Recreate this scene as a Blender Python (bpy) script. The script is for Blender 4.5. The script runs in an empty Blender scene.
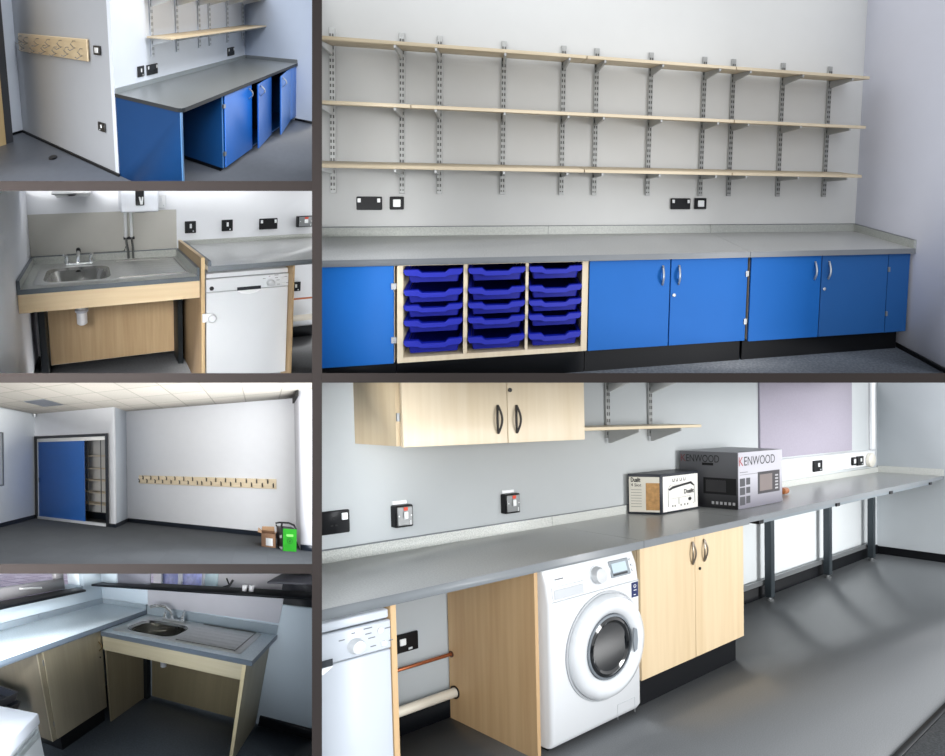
import bpy, bmesh, math, random
from mathutils import Vector, Matrix

# ----------------------------------------------------------------------------
# Six rooms of a school refurbishment standing side by side behind a dark
# partition.  Every room is measured in its own floor-plan axes (x along the
# main wall, y into it, z up) and anchored at its own floor corner; the axes
# of each plan are listed below (the plans are not all square).
# ----------------------------------------------------------------------------
random.seed(7)
C = bpy.context.scene.collection
EYE = 1.72
ROOMS = {
 'A': ([[-0.0471,-1.3428,0.0714],[-0.9718,-0.6922,-0.9984],[1.8042,1.32,-0.2574]],[-4.2554,-2.4341,8.4284],(0,0,312,181)),
 'B': ([[0.8867,-1.0075,0.1117],[-0.1466,-0.5558,-0.9541],[0.4488,1.834,-0.3032]],[-4.7519,-0.1219,7.6777],(0,191,312,373)),
 'C': ([[1.4066,-0.7586,-0.0163],[-0.1195,0.2936,-1.0062],[-1.0435,2.5122,0.0063]],[-8.4827,3.5388,17.2184],(0,383,312,564)),
 'D': ([[0.9865,-0.209,0.4233],[-0.1088,0.3327,-1.2146],[-0.649,1.5388,-0.9263]],[-3.6902,3.1031,7.1],(0,574,312,756)),
 'E': ([[1.204,0.031,0.009],[-0.0903,-0.547,-1.0304],[0.3807,1.514,-0.0927]],[-1.5512,-0.07,5.0278],(322,0,945,373)),
 'F': ([[0.9096,-0.7018,-0.025],[0.0373,0.0319,-1.0029],[0.8157,0.7555,-0.0424]],[-0.9241,1.7114,2.8923],(322,383,945,756)),
}
def axes(room):
    m, t, _ = ROOMS[room]
    toworld = Matrix(((1,0,0),(0,0,1),(0,-1,0)))
    return toworld @ Matrix(m), toworld @ Vector(t) + Vector((0,0,EYE))
AX = {r: axes(r) for r in ROOMS}
def W(room, p):
    return AX[room][0] @ Vector(p) + AX[room][1]
ROOM_OF = {}

# ------------------------------------------------------------------ materials
def lin(h):
    if not isinstance(h, str): return h
    h = h.lstrip('#'); v = [int(h[i:i+2],16)/255 for i in (0,2,4)]
    return tuple(c/12.92 if c <= .04045 else ((c+.055)/1.055)**2.4 for c in v)
MATS = {}
def nodes(name):
    m = bpy.data.materials.new(name); m.use_nodes = True
    nt = m.node_tree; b = nt.nodes['Principled BSDF']
    return m, nt, b
def plan(nt, scale):
    a = nt.nodes.new('ShaderNodeAttribute'); a.attribute_name = 'plan'
    mp = nt.nodes.new('ShaderNodeMapping'); mp.inputs['Scale'].default_value = scale
    nt.links.new(a.outputs['Vector'], mp.inputs['Vector']); return mp.outputs['Vector']
def ramp(nt, fac, stops):
    r = nt.nodes.new('ShaderNodeValToRGB'); e = r.color_ramp.elements
    while len(e) < len(stops): e.new(.5)
    for i,(p,c) in enumerate(stops): e[i].position = p; e[i].color = (*lin(c),1)
    nt.links.new(fac, r.inputs['Fac']); return r.outputs['Color']
def mat(name, col, rough=.55, metal=0., vary=.04, scale=6., spec=.5, coat=0., trans=0., emit=0.):
    if name in MATS: return MATS[name]
    m, nt, b = nodes(name); c = lin(col)
    b.inputs['Roughness'].default_value = rough; b.inputs['Metallic'].default_value = metal
    b.inputs['Specular IOR Level'].default_value = spec; b.inputs['Coat Weight'].default_value = coat
    if trans: b.inputs['Transmission Weight'].default_value = trans
    n = nt.nodes.new('ShaderNodeTexNoise'); n.inputs['Scale'].default_value = 1; n.inputs['Detail'].default_value = 3
    nt.links.new(plan(nt, (scale,)*3), n.inputs['Vector'])
    lo = tuple(x*(1-vary) for x in c); hi = tuple(min(1,x*(1+vary)) for x in c)
    colr = ramp(nt, n.outputs['Fac'], [(.3,lo),(.7,hi)])
    nt.links.new(colr, b.inputs['Base Color'])
    if emit:
        nt.links.new(colr, b.inputs['Emission Color']); b.inputs['Emission Strength'].default_value = emit
    MATS[name] = m; return m
def wood(name, c1, c2, grain='z', rough=.42):
    if name in MATS: return MATS[name]
    m, nt, b = nodes(name); b.inputs['Roughness'].default_value = rough
    sc = {'z':(34,34,1.6),'x':(1.6,34,34),'y':(34,1.6,34)}[grain]
    n = nt.nodes.new('ShaderNodeTexNoise'); n.inputs['Scale'].default_value = 1; n.inputs['Detail'].default_value = 5
    nt.links.new(plan(nt, sc), n.inputs['Vector'])
    n2 = nt.nodes.new('ShaderNodeTexNoise'); n2.inputs['Scale'].default_value = 1
    nt.links.new(plan(nt, tuple(s*.16 for s in sc)), n2.inputs['Vector'])
    ad = nt.nodes.new('ShaderNodeMath'); ad.operation = 'ADD'; ad.use_clamp = True
    h = nt.nodes.new('ShaderNodeMath'); h.operation = 'MULTIPLY'; h.inputs[1].default_value = .55
    h2 = nt.nodes.new('ShaderNodeMath'); h2.operation = 'MULTIPLY'; h2.inputs[1].default_value = .45
    nt.links.new(n.outputs['Fac'],h.inputs[0]); nt.links.new(n2.outputs['Fac'],h2.inputs[0])
    nt.links.new(h.outputs[0],ad.inputs[0]); nt.links.new(h2.outputs[0],ad.inputs[1])
    nt.links.new(ramp(nt, ad.outputs[0], [(.3,c2),(.68,c1)]), b.inputs['Base Color'])
    MATS[name] = m; return m
def fleck(name, c1, c2, scale, rough=.5, amount=.62, bump=0.):
    if name in MATS: return MATS[name]
    m, nt, b = nodes(name); b.inputs['Roughness'].default_value = rough
    n = nt.nodes.new('ShaderNodeTexNoise'); n.inputs['Scale'].default_value = 1; n.inputs['Detail'].default_value = 2
    nt.links.new(plan(nt, (scale,)*3), n.inputs['Vector'])
    nt.links.new(ramp(nt, n.outputs['Fac'], [(.38,c1),(amount,c2)]), b.inputs['Base Color'])
    if bump:
        bp = nt.nodes.new('ShaderNodeBump'); bp.inputs['Strength'].default_value = bump
        nt.links.new(n.outputs['Fac'], bp.inputs['Height']); nt.links.new(bp.outputs['Normal'], b.inputs['Normal'])
    MATS[name] = m; return m
def gridmat(name, c1, c2, line, size, off, lw, rough=.85, checker=True, grain=60.):
    """square tiles laid on the room plan (carpet tiles, ceiling tiles)"""
    if name in MATS: return MATS[name]
    m, nt, b = nodes(name); b.inputs['Roughness'].default_value = rough
    a = nt.nodes.new('ShaderNodeAttribute'); a.attribute_name = 'plan'
    mp = nt.nodes.new('ShaderNodeMapping'); mp.inputs['Location'].default_value = (-off[0]/size,-off[1]/size,0); mp.inputs['Scale'].default_value = (1/size,1/size,0)
    nt.links.new(a.outputs['Vector'], mp.inputs['Vector'])
    br = nt.nodes.new('ShaderNodeTexChecker'); br.inputs['Scale'].default_value = 1
    nt.links.new(mp.outputs['Vector'], br.inputs['Vector'])
    br.inputs['Color1'].default_value = (*lin(c1),1); br.inputs['Color2'].default_value = (*lin(c2 if checker else c1),1)
    n = nt.nodes.new('ShaderNodeTexNoise'); n.inputs['Scale'].default_value = 1
    nt.links.new(plan(nt,(grain,)*3), n.inputs['Vector'])
    mul = nt.nodes.new('ShaderNodeMixRGB'); mul.blend_type = 'OVERLAY'; mul.inputs['Fac'].default_value = .25
    nt.links.new(br.outputs['Color'], mul.inputs[1]); nt.links.new(n.outputs['Fac'], mul.inputs[2])
    sep = nt.nodes.new('ShaderNodeSeparateXYZ'); nt.links.new(mp.outputs['Vector'], sep.inputs[0])
    fs = []
    for k in ('X','Y'):
        f = nt.nodes.new('ShaderNodeMath'); f.operation = 'PINGPONG'; f.inputs[1].default_value = .5
        nt.links.new(sep.outputs[k], f.inputs[0])
        l = nt.nodes.new('ShaderNodeMath'); l.operation = 'LESS_THAN'; l.inputs[1].default_value = lw/size/2
        nt.links.new(f.outputs[0], l.inputs[0]); fs.append(l)
    mx = nt.nodes.new('ShaderNodeMath'); mx.operation = 'MAXIMUM'
    nt.links.new(fs[0].outputs[0],mx.inputs[0]); nt.links.new(fs[1].outputs[0],mx.inputs[1])
    fin = nt.nodes.new('ShaderNodeMixRGB'); nt.links.new(mx.outputs[0], fin.inputs['Fac'])
    nt.links.new(mul.outputs[0], fin.inputs[1]); fin.inputs[2].default_value = (*lin(line),1)
    nt.links.new(fin.outputs[0], b.inputs['Base Color'])
    MATS[name] = m; return m

def glass(name):
    m, nt, b = nodes(name); out = [n for n in nt.nodes if n.type == 'OUTPUT_MATERIAL'][0]; nt.nodes.remove(b)
    tr = nt.nodes.new('ShaderNodeBsdfTransparent'); gl = nt.nodes.new('ShaderNodeBsdfGlossy'); gl.inputs['Roughness'].default_value = .02
    mx = nt.nodes.new('ShaderNodeMixShader'); mx.inputs[0].default_value = .05
    nt.links.new(tr.outputs[0],mx.inputs[1]); nt.links.new(gl.outputs[0],mx.inputs[2]); nt.links.new(mx.outputs[0],out.inputs[0])
    MATS[name] = m; return m

# ------------------------------------------------------------------ geometry
class G:
    """collects shapes in room-plan coordinates; build() links ONE mesh object"""
    def __init__(s, room, f=None):
        s.bm = bmesh.new(); s.room = room; s.f = f or (lambda p: p)
    def _add(s, t):
        vm = {}
        for v in t.verts: vm[v] = s.bm.verts.new(s.f(tuple(v.co)))
        for fc in t.faces:
            try: s.bm.faces.new([vm[v] for v in fc.verts])
            except ValueError: pass
        t.free(); return s
    def box(s, x0,x1,y0,y1,z0,z1,b=0.,seg=1):
        t = bmesh.new(); bmesh.ops.create_cube(t, size=1)
        for v in t.verts:
            v.co = ((x0+x1)/2+v.co.x*(x1-x0),(y0+y1)/2+v.co.y*(y1-y0),(z0+z1)/2+v.co.z*(z1-z0))
        if b > 0: bmesh.ops.bevel(t, geom=t.edges[:], offset=b, segments=seg, profile=.5, affect='EDGES')
        return s._add(t)
    def hexa(s, pts, b=0.):
        """eight corners: bottom ring then top ring"""
        t = bmesh.new(); v = [t.verts.new(p) for p in pts]
        for q in ((0,3,2,1),(4,5,6,7),(0,1,5,4),(1,2,6,5),(2,3,7,6),(3,0,4,7)): t.faces.new([v[i] for i in q])
        if b > 0: bmesh.ops.bevel(t, geom=t.edges[:], offset=b, segments=1, affect='EDGES')
        return s._add(t)
    def loft(s, loops, cap0=False, cap1=False, ring=False):
        t = bmesh.new(); L = [[t.verts.new(p) for p in lp] for lp in loops]
        n = len(L[0]); K = len(L)
        for k in range(K if ring else K-1):
            a, b = L[k], L[(k+1)%K]
            for i in range(n): t.faces.new((a[i],a[(i+1)%n],b[(i+1)%n],b[i]))
        if cap0: t.faces.new(L[0])
        if cap1: t.faces.new(list(reversed(L[-1])))
        return s._add(t)
    def prism(s, poly, d0, d1, axis='y', b=0.):
        """poly in the two other axes (in x,y,z order), extruded from d0 to d1"""
        def P(u,v,d): return {'y':(u,d,v),'x':(d,u,v),'z':(u,v,d)}[axis]
        t = bmesh.new(); a = [t.verts.new(P(u,v,d0)) for u,v in poly]; c = [t.verts.new(P(u,v,d1)) for u,v in poly]
        n = len(poly)
        t.faces.new(a); t.faces.new(list(reversed(c)))
        for i in range(n): t.faces.new((a[i],c[i],c[(i+1)%n],a[(i+1)%n]))
        if b > 0: bmesh.ops.bevel(t, geom=t.edges[:], offset=b, segments=1, affect='EDGES')
        return s._add(t)
    def lathe(s, prof, o, axis='z', n=20, rx=1., ry=1., closed=False):
        """prof: (radius, height along axis)"""
        loops = []
        for r,h in prof:
            lp = []
            for i in range(n):
                a = 2*math.pi*i/n; u = r*math.cos(a)*rx; v = r*math.sin(a)*ry
                lp.append({'z':(o[0]+u,o[1]+v,o[2]+h),'y':(o[0]+u,o[1]+h,o[2]+v),'x':(o[0]+h,o[1]+u,o[2]+v)}[axis])
            loops.append(lp)
        return s.loft(loops, not closed, not closed, closed)
    def cyl(s, p0, p1, r, n=12, r1=None):
        return s.tube([p0,p1], r, n, r1)
    def tube(s, pts, r, n=8, r1=None):
        pts = [Vector(p) for p in pts]; loops = []
        for i,p in enumerate(pts):
            d = (pts[min(i+1,len(pts)-1)]-pts[max(i-1,0)]).normalized()
            up = Vector((0,0,1)) if abs(d.z) < .9 else Vector((1,0,0))
            u = d.cross(up).normalized(); v = d.cross(u)
            rr = r if r1 is None else r+(r1-r)*i/(len(pts)-1)
            loops.append([tuple(p+u*rr*math.cos(2*math.pi*k/n)+v*rr*math.sin(2*math.pi*k/n)) for k in range(n)])
        return s.loft(loops, True, True)
    def text(s, body, o, u, v, height, width=None, lift=.0006, bold=0.):
        """flat lettering on the plane through o spanned by u (reading direction) and v (up)"""
        cu = bpy.data.curves.new('lettering','FONT'); cu.body = body; cu.size = 1; cu.offset = bold
        ob = bpy.data.objects.new('lettering', cu); C.objects.link(ob)
        bpy.context.view_layer.update()
        me = bpy.data.meshes.new_from_object(ob.evaluated_get(bpy.context.evaluated_depsgraph_get()))
        bpy.data.objects.remove(ob); bpy.data.curves.remove(cu)
        xs = [q.co.x for q in me.vertices]; ys = [q.co.y for q in me.vertices]
        kx = (width/(max(xs)-min(xs))) if width else height/(max(ys)-min(ys)); ky = height/(max(ys)-min(ys))
        t = bmesh.new(); t.from_mesh(me); bpy.data.meshes.remove(me)
        u = Vector(u).normalized(); v = Vector(v).normalized(); nrm = u.cross(v)
        x0, y0 = min(xs), min(ys)
        for q in t.verts: q.co = Vector(o)+u*((q.co.x-x0)*kx)+v*((q.co.y-y0)*ky)+nrm*lift
        return s._add(t)
    def build(s, name, m, parent=None, base=None, smooth=True):
        bm = s.bm
        lay = bm.verts.layers.float_vector.new('plan')
        o = W(s.room, base) if base is not None else (BASE[parent.name] if parent is not None else Vector((0,0,0)))
        for v in bm.verts:
            v[lay] = v.co.copy(); v.co = W(s.room, v.co) - o
        bmesh.ops.recalc_face_normals(bm, faces=bm.faces[:])
        me = bpy.data.meshes.new(name); bm.to_mesh(me); bm.free()
        if smooth:
            me.shade_smooth(); me.set_sharp_from_angle(angle=math.radians(38))
        me.materials.append(m)
        ob = bpy.data.objects.new(name, me); C.objects.link(ob)
        if parent is not None: ob.parent = parent
        else: ob.location = o
        BASE[ob.name] = o; ROOM_OF[ob.name] = s.room
        return ob
BASE = {}
def tag(o, label, cat, group=None, kind=None):
    if label: o['label'] = label
    if cat: o['category'] = cat
    if group: o['group'] = group
    if kind: o['kind'] = kind
    return o
def thing(room, name, label, cat, base, group=None):
    o = bpy.data.objects.new(name, None); C.objects.link(o); o.location = W(room, base); o.empty_display_size = .05
    BASE[o.name] = W(room, base); ROOM_OF[o.name] = room
    return tag(o, label, cat, group)
def struct(g, name, m, parent=None):
    o = g.build(name, m, parent)
    if parent is None: o['kind'] = 'structure'
    return o
def kids(o): return [c for c in bpy.data.objects if c.parent == o]
def dup(o, room, d, label=None, parent=None):
    """a copy of a thing, its parts and their sub-parts, moved by d on the room plan"""
    c = o.copy(); C.objects.link(c); ROOM_OF[c.name] = room
    if parent is None:
        c.location = o.location + AX[room][0] @ Vector(d); BASE[c.name] = BASE[o.name] + AX[room][0] @ Vector(d)
        if label: c['label'] = label
    else: c.parent = parent; BASE[c.name] = BASE[parent.name]
    for k in kids(o): dup(k, room, d, None, c)
    return c
def rrect(x0,x1,y0,y1,r,n=6):
    out = []
    for cx,cy,a0 in ((x1-r,y1-r,0),(x0+r,y1-r,90),(x0+r,y0+r,180),(x1-r,y0+r,270)):
        for i in range(n+1):
            a = math.radians(a0+90*i/n); out.append((cx+r*math.cos(a),cy+r*math.sin(a)))
    return out
def ring3(poly, z): return [(x,y,z) for x,y in poly]
def onwall(axis, at):
    """maps (u, out, z) on a wall face: axis 'y' wall at y=at facing -y, axis 'x' wall at x=at facing -x"""
    if axis == 'y': return lambda p: (p[0], at-p[1], p[2])
    return lambda p: (at-p[1], p[0], p[2])

# ------------------------------------------------------------------ palette
BLACKP = mat('black_plastic', '#131417', .4, spec=.25)
WHITEP = mat('white_plastic', '#e9ebec', .3)
CHROME = mat('chrome', '#e3e6e8', .2, .85, .02)
STEEL = mat('brushed_steel', '#c9cac8', .38, .9, .05, 30)
GREYMETAL = mat('grey_metal', '#8d9092', .4, .6)
ALU = mat('aluminium', '#c3c6c8', .35, .8)
COPPER = mat('copper', '#a8623f', .35, .7)
SKIRT = mat('black_skirting', '#0d0f13', .55, spec=.2)
RED = mat('red_plastic', '#d8482e', .4)
DARK = mat('dark_void', '#0b0c0e', .8)

def wall_plate(room, name, label, axis, at, u0, u1, z0, z1, style, group=None):
    """socket or switch plate on a wall face"""
    f = onwall(axis, at); um = (u0+u1)/2; zm = (z0+z1)/2; w = u1-u0; h = z1-z0
    t = thing(room, name, label, 'wall switch' if 'switch' in name else 'socket', f((um,0,z0)), group)
    g = G(room, f); d = .016 if style != 'surface' else .04
    g.box(u0,u1,.001,d,z0,z1,.004); g.build('face_plate', BLACKP if style != 'white' else WHITEP, t)
    if style == 'double':
        for a in (.06,.82):
            r = G(room, f); r.box(u0+w*a,u0+w*(a+.12),d,d+.008,z0+h*.58,z0+h*.88,.002); r.build('rocker', WHITEP, t)
        p = G(room, f)
        for a in (.3,.66):
            p.box(u0+w*(a-.012),u0+w*(a+.012),d,d+.001,z0+h*.62,z0+h*.75)
            p.box(u0+w*(a-.07),u0+w*(a-.02),d,d+.001,z0+h*.34,z0+h*.4); p.box(u0+w*(a+.02),u0+w*(a+.07),d,d+.001,z0+h*.34,z0+h*.4)
        p.build('pin_holes', DARK, t)
    elif style == 'insert':
        r = G(room, f); r.box(u0+w*.25,u0+w*.78,d,d+.006,z0+h*.22,z0+h*.8,.003); r.build('rocker', WHITEP, t)
    elif style in ('single','white'):
        r = G(room, f); r.box(u0+w*.42,u0+w*.6,d,d+.008,z0+h*.42,z0+h*.78,.002); r.build('rocker', WHITEP, t)
        p = G(room, f); p.box(u0+w*.68,u0+w*.8,d,d+.003,z0+h*.1,z0+h*.22,.001); p.build('neon', mat('neon_lamp','#c9cdd0',.3), t)
    elif style in ('chrome','surface'):
        r = G(room, f); r.box(u0+w*.08,u0+w*.92,d,d+.006,z0+h*.08,z0+h*.94,.003); r.build('metal_face', mat('satin_steel','#9a9c9d',.28,.8), t)
        r = G(room, f); r.box(u0+w*.4,u0+w*.62,d+.006,d+.016,z0+h*.38,z0+h*.72,.003); r.build('rocker', WHITEP, t)
        r = G(room, f); r.box(u0+w*.42,u0+w*.64,d+.006,d+.009,z0+h*.76,z0+h*.92,.001); r.build('neon', RED, t)
        r = G(room, f)
        for a in (.16,.84): r.box(u0+w*a-w*.03,u0+w*a+w*.03,d+.006,d+.008,z0+h*.5,z0+h*.56)
        r.box(u0+w*.76,u0+w*.82,d+.006,d+.009,z0+h*.1,z0+h*.3,.001); r.build('screw', WHITEP, t)
    return t
def tag_strip(room, axis, at, u0, u1, z0, z1, parent, m):
    g = G(room, onwall(axis, at)); g.box(u0,u1,.001,.006,z0,z1); return g.build('tag_strip', m, parent)
def bow_handle(room, parent, x, z0, z1, y, m, out=.035, r=.006, lens=False):
    """curved bar handle standing off a door face that looks along -y"""
    g = G(room); n = 10
    pts = [(x, y-out*math.sin(math.pi*i/n)*(.7 if not lens else 1), z0+(z1-z0)*i/n) for i in range(n+1)]
    if not lens: g.tube(pts, r, 8)
    else:
        loops = []
        for i in range(n+1):
            s = math.sin(math.pi*i/n); z = z0+(z1-z0)*i/n; w = .0035+.004*(1-s)
            c = .013*s
            loops.append((z,s,c,w))
        for sg in (-1,1):
            g.tube([(x+sg*c, y-.004-out*s, z) for z,s,c,w in loops], .005, 6)
    return g.build('handle', m, parent)

# ============================================================ ROOM A: blue units round the corner
R = 'A'; Y1 = 2.338; X1 = 2.838; D = .985
WA1 = mat('coat_wall_shaded', '#a9acb1', .7, vary=.01); WA2 = mat('paint_cool_white', '#dfe5ee', .7, vary=.01); WA3 = mat('paint_blue_white', '#b3bed1', .7, vary=.01)  # coat wall colour lowered to paint in the shade on that side
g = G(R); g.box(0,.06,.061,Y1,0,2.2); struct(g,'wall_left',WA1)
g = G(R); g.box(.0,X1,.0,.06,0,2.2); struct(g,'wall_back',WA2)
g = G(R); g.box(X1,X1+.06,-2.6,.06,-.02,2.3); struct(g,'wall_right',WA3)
g = G(R); g.box(-1.2,.06,Y1,Y1+.05,-.02,2.5); struct(g,'wall_far',WA2)
g = G(R); g.box(-1.8,X1+.06,-2.9,Y1+.05,-.06,0); struct(g,'floor',mat('vinyl_slate','#50555e',.42,vary=.05,scale=14))
for n,q in (('baseboard_left',(-.02,-.001,-.02,Y1,0,.028)),('baseboard_right',(X1-.02,X1-.001,-2.6,-.95,0,.03)),('baseboard_far',(-.26,-.021,Y1-.02,Y1-.001,0,.03))):
    g = G(R); g.box(*q); struct(g,n,SKIRT)
g = G(R); g.box(-1.1,-.361,2.03,2.09,0,2.5); dr = struct(g,'door_1',wood('door_beech','#c9b184','#b49a6c','z'))
g = G(R); g.box(-.36,-.262,2.045,Y1-.001,0,2.5); struct(g,'trim_1',mat('frame_charcoal','#3b3d42',.5))

BEECH = wood('beech_rail','#d8c4a2','#c4ad88','y')
t = thing(R,'coat_rack','pale wooden coat rail with wire hooks on the grey corner wall','coat rack',(-.01,1.3,1.2))
g = G(R); g.box(-.03,-.002,.426,2.165,1.2,1.447,.006); g.build('back_board',BEECH,t)
WIRE = mat('wire_grey','#8d8a86',.4,.3)
for y,z in [(1.861,1.36),(1.549,1.357),(1.258,1.359),(.969,1.361),(.665,1.37)]+[(2.04,1.37)]+[(1.977,1.285),(1.683,1.262),(1.378,1.28),(1.103,1.275),(.823,1.29),(.525,1.29)]:
    g = G(R); g.tube([(-.032,y,z+.045),(-.06,y,z+.05),(-.11,y-.03,z+.02),(-.07,y-.015,z-.02),(-.034,y,z-.03),(-.1,y+.01,z-.055),(-.12,y+.015,z-.035)],.006,6)
    g.build('hook',WIRE,t)
wall_plate(R,'light_switch','black switch plate with white rocker right of the coat rail','x',0,.2,.33,1.284,1.384,'insert')
wall_plate(R,'wall_socket','black socket low on the grey corner wall above the floor','x',0,.193,.329,.44,.54,'single')
wall_plate(R,'wall_switch','black single switch left of the double socket above the grey worktop','y',0,.333,.436,1.01,1.13,'single')
wall_plate(R,'wall_socket','black double socket just right of the single switch above the worktop','y',0,.479,.66,1.005,1.125,'double')
wall_plate(R,'wall_socket','small black double socket above the worktop near the inner corner','y',0,2.262,2.46,1.0,1.13,'double')
g = G(R); g.lathe([(.001,0),(.05,0),(.05,.02),(.03,.03),(.001,.03)],(-.205,1.058,.001),'z',14)
tag(g.build('door_stop',BLACKP,None,(-.205,1.058,0)),'small dark round stop lying on the grey floor below the coat rail','door stop')

UPR = {}
def slotted(name, c, zs, c2='#4a4a48'):
    if name in MATS: return MATS[name]
    m, nt, b = nodes(name); b.inputs['Roughness'].default_value = .4; b.inputs['Metallic'].default_value = .3
    a = nt.nodes.new('ShaderNodeAttribute'); a.attribute_name = 'plan'
    sp = nt.nodes.new('ShaderNodeSeparateXYZ'); nt.links.new(a.outputs['Vector'], sp.inputs[0])
    f = nt.nodes.new('ShaderNodeMath'); f.operation = 'MULTIPLY'; f.inputs[1].default_value = zs; nt.links.new(sp.outputs['Z'], f.inputs[0])
    fr = nt.nodes.new('ShaderNodeMath'); fr.operation = 'FRACT'; nt.links.new(f.outputs[0], fr.inputs[0])
    lt = nt.nodes.new('ShaderNodeMath'); lt.operation = 'LESS_THAN'; lt.inputs[1].default_value = .52; nt.links.new(fr.outputs[0], lt.inputs[0])
    mx = nt.nodes.new('ShaderNodeMixRGB'); nt.links.new(lt.outputs[0], mx.inputs['Fac']); mx.inputs[1].default_value = (*lin(c),1); mx.inputs[2].default_value = (*lin(c2),1)
    nt.links.new(mx.outputs[0], b.inputs['Base Color']); MATS[name] = m; return m
SLOT = slotted('upright_slots','#a3a5a4',24)
RAILM = mat('upright_paint','#a6a8a8',.5,.1); RAILA = mat('upright_pale','#dfe3e8',.5); SLOTA = slotted('upright_slots_pale','#d5d9de',14,'#8f9399')
def upright(room, x, z0, z1, shelves, depth, label, group, w=.03, rail=None, slot=None, bh=.36):
    t = thing(room,'shelf_upright',label,'shelf upright',(x,0,z0),group)
    g = G(room); g.box(x-w/2,x+w/2,-.018,-.002,z0,z1,.002); g.build('rail',rail or RAILM,t)
    g = G(room)
    for s in (-.22,.22): g.box(x+s*w-w*.13,x+s*w+w*.13,-.0188,-.0181,z0+.02,z1-.02)
    g.build('slot_row',slot or SLOT,t)
    for z in shelves:
        h = depth*bh
        g = G(room); g.prism([(-.019,z-.001),(-.019,z-h),(-.03,z-h),(-depth*.92,z-.018),(-depth*.92,z-.001)],x-.006,x+.006,'x')
        g.build('bracket',rail or RAILM,t)
    return t
gA = 'shelf uprights above the blue corner unit'
for i,x in enumerate((.588,1.047,1.524,1.777,2.27,2.753)):
    upright(R,x,1.214,2.1,(1.432,1.87),.4,['first','second','third','fourth','fifth','sixth'][i]+' slotted white shelf upright from the outer corner above the worktop',gA,.045,RAILA,SLOTA,.2)
EDGE = wood('shelf_beech','#d9c6a6','#c8b492','x')
g = G(R); g.box(.486,2.83,-.43,-.02,1.434,1.458,.003)
tag(g.build('wall_shelf',EDGE,None,(1.6,-.2,1.434)),'lower pale wooden shelf above the grey worktop by the corner','shelf','shelves above the blue corner unit')
g = G(R); g.box(.486,2.83,-.43,-.02,1.872,1.896,.003)
tag(g.build('wall_shelf',EDGE,None,(1.6,-.2,1.87)),'upper pale wooden shelf at the top of the corner wall','shelf','shelves above the blue corner unit')

TOPA = fleck('laminate_slate','#6d7274','#7f8486',90,.32); EDGEA = mat('edging_slate','#23272b',.5,spec=.2)
t = thing(R,'worktop','dark grey worktop with rounded front corner on the blue units','worktop',(1.4,-.5,.86))
poly = [(X1-.003,-.003),(.004,-.003),(.004,-D+.06)]+[(.004+.06*(1-math.cos(math.radians(a))),-D+.06*(1-math.sin(math.radians(a)))) for a in (20,45,70,90)]+[(X1-.003,-D)]
g = G(R); g.prism(poly,.8975,.9,'z'); g.build('slab',TOPA,t)
g = G(R); g.prism([(x-(.004 if x < 1 else 0),y-(.004 if y < -.1 else 0)) for x,y in poly],.861,.897,'z'); g.build('edging',EDGEA,t)
g = G(R); g.box(.006,X1-.003,-.024,-.003,.9,.952); g.build('upstand',mat('laminate_light','#8f9699',.4),t)
g = G(R); g.box(X1-.024,X1-.003,-D,-.024,.9,.952); g.build('upstand',mat('laminate_mid','#7d8388',.4),t)

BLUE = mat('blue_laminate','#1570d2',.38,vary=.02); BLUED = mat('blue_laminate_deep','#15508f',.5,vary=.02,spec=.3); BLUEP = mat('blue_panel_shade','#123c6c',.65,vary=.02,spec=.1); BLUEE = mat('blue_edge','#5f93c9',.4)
t = thing(R,'end_panel','blue end panel carrying the left end of the grey worktop','panel',(.02,-.5,0))
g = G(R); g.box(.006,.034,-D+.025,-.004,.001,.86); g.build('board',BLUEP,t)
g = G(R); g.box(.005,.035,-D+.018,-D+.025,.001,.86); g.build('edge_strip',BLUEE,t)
t = thing(R,'base_cabinet','blue base cabinet with three doors, two of them ajar, under the corner worktop','cabinet',(1.8,-.5,0))
XS = .714; XE = X1-.006; yf = -D+.04
g = G(R)
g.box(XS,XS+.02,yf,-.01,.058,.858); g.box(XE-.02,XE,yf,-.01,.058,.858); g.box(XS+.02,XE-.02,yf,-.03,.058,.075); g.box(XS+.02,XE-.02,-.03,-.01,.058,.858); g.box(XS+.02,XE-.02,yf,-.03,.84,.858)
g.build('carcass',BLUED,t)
g = G(R)
for x in (1.375,1.93): g.box(x,x+.02,yf,-.03,.075,.84)
g.build('divider',mat('unit_inside','#22252b',.7),t)
g = G(R); g.box(XS+.03,XE,yf+.05,yf+.07,.001,.058); g.box(XS+.03,XS+.05,yf+.05,-.02,.001,.058); g.build('plinth',SKIRT,t)
g = G(R); g.box(XS-.002,XS+.022,yf-.004,yf,.06,.856); g.build('edge_strip',BLUEE,t)
def hinged(x0,x1,ang,side,m):
    """door between x0 and x1, hinged on side 'r' or 'l', opened outwards by ang degrees"""
    a = math.radians(ang); px = x1 if side == 'r' else x0
    def f(p):
        dx = p[0]-px; dy = p[1]-yf
        return (px+dx*math.cos(a)-dy*math.sin(a)*(1 if side=='r' else -1), yf+(dy*math.cos(a)+dx*math.sin(a)*(1 if side=='r' else -1)), p[2])
    g = G(R,f); g.box(x0,x1,yf-.024,yf-.004,.062,.85,.003); d = g.build('door',m,t)
    hx = x0+.08 if side == 'r' else x1-.08
    g = G(R,f); n = 8
    g.tube([(hx,yf-.026-.055*math.sin(math.pi*i/n),.70+.12*i/n) for i in range(n+1)],.010,6); g.build('handle',ALU,d)
    return d
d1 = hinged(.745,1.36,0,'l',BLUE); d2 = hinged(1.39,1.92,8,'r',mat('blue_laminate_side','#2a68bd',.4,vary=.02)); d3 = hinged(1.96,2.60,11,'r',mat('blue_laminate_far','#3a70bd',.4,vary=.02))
g = G(R)
for z in (.2,.72): g.box(XS+.0,XS+.04,yf-.03,yf-.005,z,z+.04)
g.build('hinge',GREYMETAL,t)
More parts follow.
